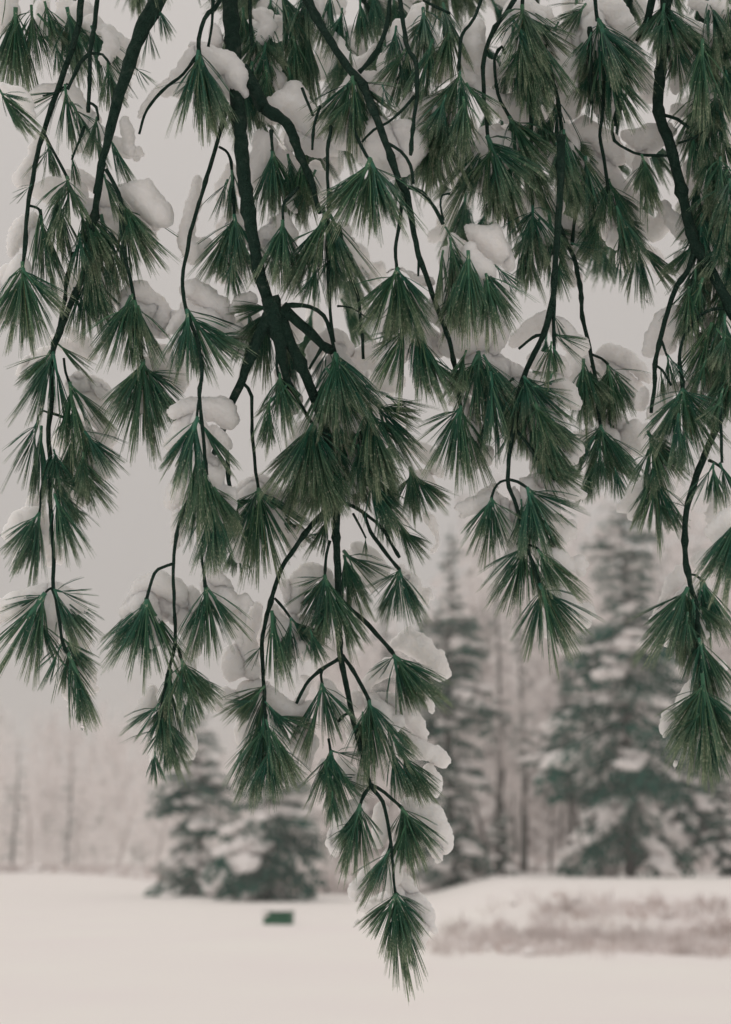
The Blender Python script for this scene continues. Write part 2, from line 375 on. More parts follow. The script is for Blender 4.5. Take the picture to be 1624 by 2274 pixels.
V = []; Fc = []; rg = random.Random(15)
for i in range(560):
    Y = rg.uniform(86, 150); u = rg.uniform(700, 2100); x = ground_x(u, Y); g = gz(x, Y)
    H = (height_at(1400-300*S((u-850)/250)+rg.uniform(-60, 240), Y)-g)*rg.uniform(0.7, 1.05); lean = rg.uniform(-.05, .05)
    tube_data(V, Fc, [Vector((x, Y, g-0.3)), Vector((x+lean*H*.5, Y, g+H*.5)), Vector((x+lean*H, Y, g+H))], [0.12, 0.08, 0.03], 4)
    for _ in range(150):
        z = rg.uniform(0.03, 1.0)*H; a = rg.uniform(0, 6.28); L = rg.uniform(.5, 2.6)*(1.25-z/H)
        p = Vector((x+lean*z, Y, g+z)) + Vector((math.cos(a), math.sin(a), 0))*L*rg.random(); q = p+Vector((math.cos(a)*L*.6, math.sin(a)*L*.6, L*rg.uniform(-.4, .5)))
        sv = Vector((rg.uniform(-.1, .1), rg.uniform(-.1, .1), rg.uniform(.15, .6))); b0 = len(V); V += [p, q, q+sv*0.6, p+sv]; Fc.append((b0, b0+1, b0+2, b0+3))
tag(link('snowy_wood', mesh('snowy_wood', V, Fc, M_WOOD)), 'dense snow plastered wood rising close behind the conifers on the right', 'wood', kind='stuff')
# ------------------------------------------------------------------ undergrowth at the wood edge and on the bank
def tussocks(name, n, place, blade_h, label, m, cat, per=16, w_=0.012):
    V = []; Fc = []; rg = random.Random(hash(name) % 1000 if False else len(name)*13)
    for _ in range(n):
        x, y = place(rg); g = gz(x, y); hs = blade_h*rg.uniform(0.5, 1.2)
        for _ in range(per):
            a = rg.uniform(0, 6.28); sp = rg.random()*0.8; h = hs*rg.uniform(0.5, 1.0)
            bx = x+rg.gauss(0, .12); by = y+rg.gauss(0, .12)
            d = Vector((math.cos(a)*sp, math.sin(a)*sp, 1)).normalized(); s = Vector((rg.uniform(-1, 1), rg.uniform(-1, 1), 0)).normalized()*w_
            p = Vector((bx, by, g-0.03)); q = p+d*h*0.6; r = q+(d+Vector((d.x, d.y, -0.5))*0.7).normalized()*h*0.4
            b0 = len(V); V += [p-s, p+s, q+s, q-s, r]; Fc += [(b0, b0+1, b0+2, b0+3), (b0+3, b0+2, b0+4)]
    return tag(link(name, mesh(name, V, Fc, m)), label, cat, kind='stuff')
def lumps(name, n, place, sz, label, cat):
    V = []; Fc = []; rg = random.Random(len(name)*17)
    for i in range(n):
        x, y = place(rg); s = sz*rg.uniform(.5, 1.3); lump(V, Fc, (x, y, gz(x, y)+s*rg.uniform(0, 0.8)), (s*1.3, s, s*.7), i, sub=2, amp=0.7)
    return tag(link(name, mesh(name, V, Fc, M_FARSNOW, True)), label, cat, kind='stuff')
def bank(rg):
    while True:
        y = 27.2+abs(rg.gauss(0, 1.8)) - (rg.random()**3)*2.6; x = rg.uniform(0.9, 11)
        u = 812 + x*1.0266/(K*y)
        if rg.random() < S((u-930)/260)*max(0.04, 0.35+1.1*noise.noise(Vector((x*0.9, y*0.8, 0)))+0.3*noise.noise(Vector((x*3, y*2, 7)))): return x, y
tussocks('dry_grass', 430, bank, 0.30, 'reddish brown dry grass poking through snow on the bank at right', M_GRASS, 'grass', per=16, w_=0.006)
tussocks('frosted_brush', 800, bank, 0.42, 'pale pinkish frosted brush among the dry grass on the bank', M_FROST, 'brush', per=18, w_=0.008)
lumps('bank_snow', 260, bank, 0.09, 'small heaps of snow caught in the dry grass on the bank', 'snow')
def edge(rg):
    u = rg.uniform(-80, 1750)
    Y = (150 - 85*S((u-50)/560)) if u < 800 else (64 + 12*S((u-900)/300))
    Y += abs(rg.gauss(0, 5)); return ground_x(u, Y), Y
tussocks('undergrowth', 4200, edge, 1.1, 'low brown and frosted undergrowth along the foot of the trees', M_FROST, 'undergrowth', per=14, w_=0.03)
tussocks('weed_stems', 1300, edge, 0.8, 'thin brown weeds standing along the edge of the snow field', M_GRASS, 'weeds', per=10, w_=0.02)
lumps('undergrowth_snow', 700, edge, 0.4, 'snow lumps lying on the undergrowth along the foot of the trees', 'snow')

# ------------------------------------------------------------------ needle tufts (shared meshes)
def tuft_mesh(seed, spread, nclump, per, shoot=0.30, ln=(0.66, 1.0), droop=0.5, stray=3):
    """needles in bundles: nclump sprays of fascicles with five needles each round a short shoot; sprays leave the shoot wide and hang over"""
    rg = random.Random(seed); V = []; Fc = []
    tube_data(V, Fc, [Vector((0, 0, 0.02)), Vector((0, 0, -shoot*0.6)), Vector((0, 0, -shoot))], [0.024, 0.022, 0.014], 6)
    def needle(p0, d, l, bend, side, r_, f):
        a = d.cross(Vector((0.2, 1, 0.3))).normalized(); b = d.cross(a); b0 = len(V)
        dn = Vector((0, 0, -1)); pts = [p0]; q = p0; dd = d
        for i in range(3):
            q = q+dd*(l/3)+side*0.33; pts.append(q); dd = (dd+dn*bend).normalized()
        for p, r in zip(pts, (0.0031, 0.0038, 0.0034, 0.0014)):
            for j in range(3):
                g = 2*math.pi*j/3+f; V.append(p+a*(math.cos(g)*r*r_)+b*(math.sin(g)*r*r_))
        for i in (0, 3, 6):
            for j in range(3):
                j2 = (j+1) % 3; Fc.append((b0+i+j, b0+i+j2, b0+i+3+j2, b0+i+3+j))
    for c in range(nclump+stray):
        st = c >= nclump
        caz = 2*math.pi*(c*0.618+rg.uniform(-.08, .08)); cq = math.sqrt((c+0.4)/nclump) if not st else rg.uniform(1.0, 1.7); cL = rg.uniform(*ln)
        cs = -shoot*max(0, 1-cq)**0.8*rg.uniform(0.4, 1.0)-rg.uniform(0, .08); cb = rg.uniform(0.3, 1.0)*droop*0.62*cq
        tight = rg.choice((0.5, 1.0, 1.5)); lean = 0.0 if seed % 2 else 0.22
        for f in range(1 if st else max(1, int(per*1.3*rg.uniform(.4, 1.6)))):
            az = caz+rg.gauss(0, 0.15)*tight/(cq+0.15); q = max(0.0, cq+rg.gauss(0, 0.05)*tight); s0 = cs+rg.uniform(-.08, .03)
            L = cL*rg.uniform(0.72, 1.05); fs = Vector((rg.gauss(0, .018), rg.gauss(0, .018), 0))
            for k in range(5):
                a2 = az+rg.gauss(0, 0.045)/(cq+0.15); t2 = spread*q*1.22+rg.gauss(0, 0.022)
                d = Vector((math.sin(t2)*math.cos(a2), math.sin(t2)*math.sin(a2), -math.cos(t2))) + Vector((lean, 0, 0)); d.normalize()
                needle(Vector((0, 0, s0)), d, (L+s0*0.5)*rg.uniform(0.9, 1.0), cb+rg.gauss(0, 0.02), fs+Vector((rg.gauss(0, 1), rg.gauss(0, 1), 0))*0.006, 1.0, f+k)
    return mesh('needle_tuft', V, Fc, M_NEEDLE)
TUFT = {
    'n': [tuft_mesh(11+i, math.radians(13), 7, 3.6, 0.30, stray=2) for i in range(6)],
    'm': [tuft_mesh(21+i, math.radians(23), 10, 3.2, 0.28) for i in range(8)],
    'w': [tuft_mesh(31+i, math.radians(34), 13, 3.0, 0.24, stray=4) for i in range(6)],
    's': [tuft_mesh(41+i, math.radians(24), 5, 2.0, 0.14, stray=2) for i in range(6)],
    'D': [tuft_mesh(51+i, math.radians(22), 15, 4.4, 0.42, ln=(0.5, 1.0)) for i in range(8)],
}
def blob_mesh(balls, vox, amp, seed, m, name='snow_clump', sm=8):
    bm = bmesh.new()
    for c, r in balls:
        ret = bmesh.ops.create_icosphere(bm, subdivisions=2, radius=1)
        for vv in ret['verts']:
            q = vv.co; vv.co = Vector(c)+Vector((q.x*r[0], q.y*r[1], q.z*r[2]))
    me = bpy.data.meshes.new('tmp'); bm.to_mesh(me); bm.free()
    o = bpy.data.objects.new('tmp', me); col.objects.link(o)
    md = o.modifiers.new('r', 'REMESH'); md.mode = 'VOXEL'; md.voxel_size = vox
    ms = o.modifiers.new('s', 'SMOOTH'); ms.factor = 0.6; ms.iterations = sm
    dg = bpy.context.evaluated_depsgraph_get(); dg.update()
    r_ = bpy.data.meshes.new_from_object(o.evaluated_get(dg)); bpy.data.objects.remove(o)
    off = Vector((seed*1.3, 0, 0)); nrm = [v.normal.copy() for v in r_.vertices]
    for v, n in zip(r_.vertices, nrm):
        p = v.co; v.co = p+n*(noise.noise(p*3+off)*amp*1.3+noise.noise(p*11+off)*amp*.4+noise.noise(p*30+off)*amp*.4+noise.noise(p*55+off)*amp*.2)
    r_.name = name; r_.materials.clear(); r_.materials.append(m)
    r_.polygons.foreach_set('use_smooth', [True]*len(r_.polygons)); r_.update(); return r_
# snow caught on a tuft, unit = needle length, hanging along -Z, seen in the XZ plane
TSNOW = {}
for key, wings in (('B', (-1, 1)), ('R', (1,)), ('L', (-1,))):
    lst = []
    for v_ in range(3):
        rg = random.Random(ord(key)*10+v_); balls = []
        for sd_ in wings:
            ang = math.radians(rg.uniform(24, 40)); n = 15; Lw = rg.uniform(0.5, 0.85)
            for i in range(n):
                t = i/(n-1); lat = rg.uniform(-0.02, 0.22)*(0.3+t)
                x = sd_*(math.sin(ang)*t*Lw + 0.04 - lat*0.8); z = -math.cos(ang)*t*Lw + 0.04 - lat*0.35
                r = (0.075+0.085*math.sin(math.pi*min(1, t*0.9+0.12)))*rg.uniform(0.65, 1.25)
                balls.append(((x, rg.uniform(-.07, .07), z), (r, r*1.4, r*1.1)))
        lst.append(blob_mesh(balls, 0.026, 0.034, v_+ord(key), M_SNOW))
    TSNOW[key] = lst
SNOWQ = []
brg = random.Random(99)
class Bough:
    def __init__(s, name, label, D, top, phase):
        s.D = D; s.ph = phase; s.auto = 0.5
        s.root = empty(name, P(top[0], top[1], s.d(*top)), label, 'pine branch', 'snowy pine boughs hanging down into view')
        s.inv = Matrix.Translation(-s.root.location)
    def d(s, u, v): return s.D + 0.05*math.sin(u/150+s.ph)+0.05*math.sin(v/210+s.ph*2)
    def loc(s, u, v, dd=0): return P(u, v, s.d(u, v)+dd) - s.root.location
    def stem(s, pts, w0, w1, name='twig', dd=0):
        pp = catmull([tuple(map(float, p)) for p in pts], 14)
        n = len(pp); V = []; Fc = []
        P3 = [s.loc(u, v, dd)+Vector((0, 0, 0)) for u, v in pp]
        sd_ = brg.random()*50
        for i, p in enumerate(P3):
            P3[i] = p+Vector((noise.noise(Vector((i*0.35, sd_, 0))), noise.noise(Vector((i*0.35, sd_, 9))), 0))*0.0014
        k = K*s.D*0.5
        if w0 > 13: sides = 12
        else: sides = 8
        rads = []
        for i in range(n):
            f = i/(n-1); r = (w0+(w1-w0)*f)*k*(1+0.10*noise.noise(Vector((i*0.8, sd_, 3))))
            if brg.random() < 0.14: r *= brg.uniform(1.12, 1.4)
            rads.append(r)
        tube_data(V, Fc, P3, rads, sides, 0.34, sd_)
        return link(name, mesh(name, V, Fc, M_BARK, True), s.root)
    def tuft(s, u, v, ang, L, kind='m', snow='', dd=None, sx=1.0):
        if dd is None: dd = brg.uniform(-0.03, 0.03)
        if L > 172 and kind == 'D':       # a long spray is several staggered flushes of needles along one shoot
            a0 = math.radians(ang)
            for f, q in ((0.30, 0.62), (0.52, 0.48)):
                jx = brg.uniform(-.09, .09)*L
                s.tuft(u+math.sin(a0)*L*f+jx, v+math.cos(a0)*L*f, ang+jx*0.5, L*q, 'm', '', dd+brg.uniform(-.025, .03))
            s.tuft(u-0.08*L*brg.choice((-1, 1)), v+0.14*L, ang+brg.choice((-1, 1))*brg.uniform(18, 34), L*0.55, 'n', '', dd)
            L *= 0.66; kind = 'w' if brg.random() < 0.5 else 'm'
        me = brg.choice(TUFT[kind]); o = link('needle_tuft', me, s.root)
        tilt = brg.uniform(-0.5, 0.5); L *= brg.uniform(0.9, 1.1); Ls = L*K*s.D; ang += brg.uniform(-6, 6); sx *= brg.uniform(0.72, 1.05); a = math.radians(ang)
        ax = (Uv*-math.cos(a) + Rv*math.sin(a))*math.cos(tilt) + Fv*math.sin(tilt)
        q = (-ax).to_track_quat('Z', 'Y')
        o.rotation_mode = 'QUATERNION'
        from mathutils import Quaternion
        o.rotation_quaternion = q @ Quaternion((0, 0, 1), brg.uniform(0, 6.28))
        o.location = s.loc(u, v, dd); Lz = Ls/math.cos(tilt)*1.06; o.scale = (Lz*sx, Lz*sx, Lz)
        if kind in 'Dmw' and L > 90 and brg.random() < 0.5:
            e = link('needle_tuft', brg.choice(TUFT[brg.choice('snm')]), s.root); a3 = a+brg.choice((-1, 1))*math.radians(brg.uniform(12, 42))
            ax3 = (Uv*-math.cos(a3) + Rv*math.sin(a3))*0.92 + Fv*brg.uniform(-.5, .4); e.rotation_mode = 'QUATERNION'
            e.rotation_quaternion = (-ax3).to_track_quat('Z', 'Y') @ Quaternion((0, 0, 1), brg.uniform(0, 6.28))
            t3 = brg.uniform(0.05, 0.35)*L; e.location = s.loc(u+math.sin(a)*t3, v+math.cos(a)*t3, dd+brg.uniform(-.01, .02)); g3 = Ls*brg.uniform(0.5, 0.78); e.scale = (g3, g3, g3)
        key = 'B' if ('T' in snow or ('L' in snow and 'R' in snow)) else ('R' if 'R' in snow else ('L' if 'L' in snow else ''))
        if not key and kind in 'mDwn' and 100 < L and brg.random() < s.auto: key = brg.choice('BRRL')
        if key:
            c = link('snow_clump', brg.choice(TSNOW[key]), s.root)
            ax2 = Uv*-math.cos(a) + Rv*math.sin(a); zz = -ax2; yy = Fv; xx = yy.cross(zz)
            c.rotation_euler = Matrix((xx, yy, zz)).transposed().to_euler()
            c.location = s.loc(u, v, dd+0.045+0.025*brg.random()); g = Ls*brg.uniform(0.8, 1.05); c.scale = (g*brg.uniform(.85, 1.15), g*0.8, g)
        return o
    def snow(s, chain, dd=0.055, th=1.0):
        SNOWQ.append((s, chain, dd, th))
    def drop(s, u, v):
        V = []; Fc = []; lump(V, Fc, (0, 0, 0), (0.0028, 0.0028, 0.0036), 1, sub=2, amp=0.05)
        o = link('water_drop', mesh('water_drop', V, Fc, M_WATER, True), s.root); o.location = s.loc(u, v)
def run(b, stems, tufts, snows):
    for st in stems: b.stem(*st)
    for t in tufts: b.tuft(*t)
    for ch in snows:
        b.snow(ch)

# ---- bough data (positions read off the photograph, 1624 x 2274)
B = Bough('pine_bough', 'thin long pine bough hanging at the left edge, ending in a wide blue green tuft', 1.95, (182, -160), 0.3)
run(B, [([(190, -160), (180, 0), (172, 68), (140, 168), (100, 280), (76, 380), (62, 460), (56, 540), (50, 600)], 17, 8, 'stem'),
        ([(100, 300), (112, 325), (132, 360), (152, 400)], 7, 7), ([(63, 456), (76, 459), (86, 464), (92, 476)], 6, 6),
        ([(150, 185), (128, 203), (95, 213)], 5, 3)],
    [(50, 585, -3, 215, 'w', 'L'), (52, 600, 6, 190, 'm'), (150, 395, 14, 250, 'D', 'R'), (90, 470, 12, 210, 'm'), (130, 440, 2, 170, 'm', '', .03), (110, 325, -15, 110, 's'), (70, 410, -30, 60, 's'), (180, 470, 22, 160, 'm', '', .02), (105, 315, 12, 110, 'n', '', .05),
     (145, 190, 8, 160, 'm', 'R'), (140, 200, -60, 100, 's'), (160, 230, 28, 150, 's'), (35, 20, -10, 170, 'D', '', .06), (100, 5, 18, 190, 'D', '', .05), (70, 15, 5, 190, 'w', '', .08), (150, 20, 12, 190, 'm', '', .06), (20, -60, -30, 160, 'D', '', .05), (0, 200, 30, 110, 'D', 'R', -.15)],
    [[(85, 425, 18), (115, 422, 24), (140, 412, 14)], [(48, 400, 17), (62, 370, 14), (75, 335, 12), (85, 300, 9)], [(24, 560, 12), (38, 530, 18), (55, 500, 20), (75, 480, 16)], [(75, 215, 14), (95, 205, 17), (120, 200, 14)], [(165, 378, 10), (190, 400, 14), (212, 420, 10)], [(78, 520, 16), (80, 560, 14)]])
B2 = Bough('pine_bough', 'thick tapering pine bough at upper left with broken tip and very long side stem', 2.03, (380, -160), 1.7)
run(B2, [([(400, -130), (345, 10), (318, 60), (288, 140), (262, 220), (242, 300), (225, 365), (214, 430)], 42, 12, 'stem'),
         ([(228, 360), (215, 450), (200, 540), (184, 612), (156, 677), (132, 737), (116, 793), (116, 865), (108, 965), (112, 1025), (114, 1145), (120, 1233), (118, 1309)], 16, 8, 'stem'),
         ([(236, 376), (256, 412), (268, 448), (272, 520), (280, 580), (296, 648), (303, 720), (316, 800)], 9, 8),
         ([(163, 560), (150, 620), (140, 690), (128, 735)], 9, 8),
         ([(216, -100), (216, 0), (208, 72), (200, 120), (200, 192), (196, 250)], 12, 8), ([(200, 118), (178, 138), (165, 168), (150, 198)], 8, 7),
         ([(200, 228), (213, 238), (218, 268)], 6, 5), ([(204, 118), (228, 121), (244, 142)], 6, 5), ([(188, 280), (176, 312), (160, 355)], 6, 5),
         ([(143, 795), (147, 825), (156, 852)], 6, 6), ([(114, 920), (98, 912), (87, 922), (84, 937)], 5, 5), ([(112, 917), (145, 928), (165, 940), (184, 956)], 7, 6),
         ([(110, 1020), (94, 1080), (88, 1138)], 7, 6), ([(118, 1305), (108, 1309), (98, 1321)], 5, 5), ([(118, 1309), (128, 1350), (140, 1425), (150, 1450)], 9, 7)],
    [(268, 445, 38, 130, 'm', ''), (270, 460, 22, 170, 'm'), (275, 475, 8, 150, 'n', '', .03), (245, 310, 32, 100, 'n', 'R'), (232, 390, 15, 110, 'n', '', .03), (300, 150, 45, 70, 's'), (352, 20, 22, 90, 'm'), (330, 60, 8, 80, 's', '', .04), (215, 262, 0, 110, 'm', '', .03), (240, 140, 0, 130, 'm', 'R', .05), (205, 60, 15, 150, 'm', '', .05), (160, 345, 0, 70, 'n'), (225, 480, 12, 200, 'm', '', .03), (200, 520, 5, 190, 'm', '', .02),
     (294, 655, -6, 180, 'D'), (290, 660, -22, 170, 'm'), (300, 670, 14, 150, 'm'), (318, 803, 0, 205, 'w'), (318, 806, 2, 205, 'n'), (318, 806, -32, 160, 'm', ''), (316, 806, 32, 170, 'm', ''),
     (196, 600, 22, 165, 'm', 'R'), (188, 610, 2, 160, 'm'), (165, 640, 10, 110, 's'), (112, 780, -38, 125, 'm', 'L'), (118, 785, -14, 190, 'm'), (120, 790, 8, 180, 'n'), (125, 760, 50, 120, 'n', 'R'), (156, 852, 12, 190, 'm'), (158, 856, 48, 130, 'n', 'R'), (84, 937, -8, 165, 's'), (84, 937, -30, 110, 's'), (92, 950, 3, 180, 'n'), (182, 950, 10, 190, 'D', 'R'), (170, 940, -6, 180, 'm', '', .03), (190, 960, 34, 140, 'm'), (120, 1000, 14, 190, 'D'), (160, 1010, 22, 150, 'm'),
     (88, 1140, -8, 170, 'D', ''), (86, 1140, -34, 140, 'm', 'L'), (120, 1080, 38, 140, 's'), (122, 1100, 18, 170, 'm'), (125, 1060, 62, 120, 's'), (98, 1320, -32, 190, 'n'), (98, 1322, -14, 170, 'm'), (96, 1320, -58, 110, 's'), (120, 1312, 42, 150, 'm'), (122, 1310, 78, 120, 's'), (124, 1315, 20, 150, 'n'), (140, 1425, -26, 130, 's'), (142, 1420, 42, 110, 'm', ''), (150, 1440, 6, 185, 'D'), (152, 1450, 20, 165, 'n')],
    [[(262, 432, 12), (285, 425, 22), (315, 435, 30), (345, 465, 24), (372, 490, 9)], [(262, 470, 10), (300, 500, 12), (340, 545, 8)],
     [(270, 660, 14), (300, 648, 20), (325, 668, 26), (352, 695, 28), (362, 735, 16)], [(338, 780, 14), (362, 795, 26), (385, 825, 26), (398, 855, 20)], [(362, 718, 20), (395, 702, 16)],
     [(82, 1200, 16), (60, 1170, 14), (75, 1110, 14), (45, 1240, 12), (30, 1270, 8)], [(218, 990, 16), (245, 970, 14), (225, 940, 12)], [(150, 730, 10), (185, 760, 12), (205, 790, 9)], [(170, 835, 8), (210, 855, 11), (235, 880, 8)], [(235, 130, 16), (250, 100, 18), (232, 75, 14)], [(285, 300, 12), (278, 270, 10), (288, 335, 10)], [(220, 290, 16), (212, 320, 12)], [(40, 830, 8), (62, 800, 10)]])
B2.drop(183, 1617)
B3 = Bough('pine_bough', 'slender pine bough hanging left of the thick middle stem with snowy tufts', 1.98, (490, -120), 3.1)
run(B3, [([(500, -120), (490, 0), (464, 28), (448, 60), (442, 118), (470, 180), (500, 240), (494, 276), (480, 328), (452, 420), (428, 500), (408, 600), (407, 650), (416, 695), (440, 760), (448, 820), (443, 890), (450, 945), (458, 1055)], 10, 8, 'stem'),
         ([(476, -80), (474, 0), (472, 40), (462, 104)], 8, 6), ([(440, 120), (408, 164), (372, 192), (336, 232), (320, 256), (310, 298)], 7, 6),
         ([(486, 326), (500, 334), (510, 350), (516, 380), (520, 478)], 6, 7), ([(443, 885), (437, 932)], 6, 6),
         ([(452, 1040), (430, 1090), (398, 1160), (386, 1249), (386, 1329), (390, 1417), (376, 1489), (360, 1561), (358, 1595)], 7, 8, 'stem'),
         ([(384, 1252), (352, 1264), (337, 1288), (326, 1330)], 7, 7), ([(390, 1425), (398, 1444), (404, 1465)], 6, 6), ([(452, 1200), (448, 1241), (456, 1303)], 6, 6)],
    [(440, 115, -6, 180, 'm'), (442, 118, 22, 180, 'm', 'R'), (442, 125, 6, 160, 'D'), (416, 690, 4, 170, 'm'), (418, 692, 35, 180, 'm'), (416, 700, -14, 120, 's'), (430, 740, 16, 130, 'm', '', .03), (521, 478, -8, 190, 'D', ''), (521, 480, 12, 180, 'm'), (520, 490, -30, 170, 'm'), (515, 380, -4, 120, 'n'), (505, 400, -25, 110, 's'),
     (438, 930, -12, 180, 'm'), (436, 932, -34, 150, 'n', 'L'), (442, 935, 30, 140, 'n'), (458, 1052, -3, 230, 'D'), (456, 1055, 8, 200, 'D', '', .02), (450, 1060, -20, 170, 'm', 'L'), (440, 1000, -5, 180, 'm'), (457, 1303, -6, 180, 'm'), (457, 1304, 12, 180, 'm'), (458, 1303, 34, 150, 'n', 'R'),
     (326, 1332, -4, 180, 'm'), (326, 1332, -32, 160, 's'), (328, 1334, 22, 175, 'n'), (326, 1335, -20, 175, 'm'), (404, 1465, 8, 180, 'D'), (404, 1466, 34, 150, 'm', ''), (380, 1490, -14, 130, 'n'), (372, 1500, 2, 170, 'm', '', .02), (359, 1575, -8, 185, 'D'), (359, 1585, 14, 165, 'D'), (352, 1565, -42, 120, 's')],
    [[(410, 645, 14), (435, 645, 24), (462, 665, 30), (490, 695, 26), (508, 730, 16)], [(405, 700, 14), (385, 730, 12)], [(500, 740, 14), (528, 780, 12)],
     [(385, 915, 14), (410, 908, 20), (445, 905, 20), (485, 910, 24), (510, 935, 22)], [(475, 960, 16), (500, 985, 16)], [(395, 1175, 10), (398, 1140, 13), (390, 1210, 10)],
     [(295, 1340, 16), (320, 1300, 20), (350, 1290, 24), (385, 1305, 24), (410, 1335, 20)], [(370, 1340, 16), (395, 1375, 14)], [(330, 1560, 18), (310, 1590, 16), (295, 1610, 12), (340, 1530, 14)],
     [(425, 1320, 14), (440, 1360, 14), (430, 1400, 16), (425, 1440, 18)], [(475, 1275, 12), (495, 1300, 14), (515, 1330, 10)], [(430, 180, 6), (408, 152, 8), (390, 172, 7), (366, 185, 6), (335, 215, 6), (318, 245, 6), (309, 262, 5)],
     [(425, 100, 10), (450, 108, 10), (485, 125, 12), (508, 140, 10)], [(440, 400, 12), (420, 490, 14), (412, 540, 16), (430, 570, 18), (455, 540, 16)], [(475, 60, 12), (480, 95, 14)]])
B4 = Bough('pine_bough', 'heavy middle pine bough forking at a dark knot, its lowest sprig nearly reaching the snow', 2.06, (508, -170), 0.9)
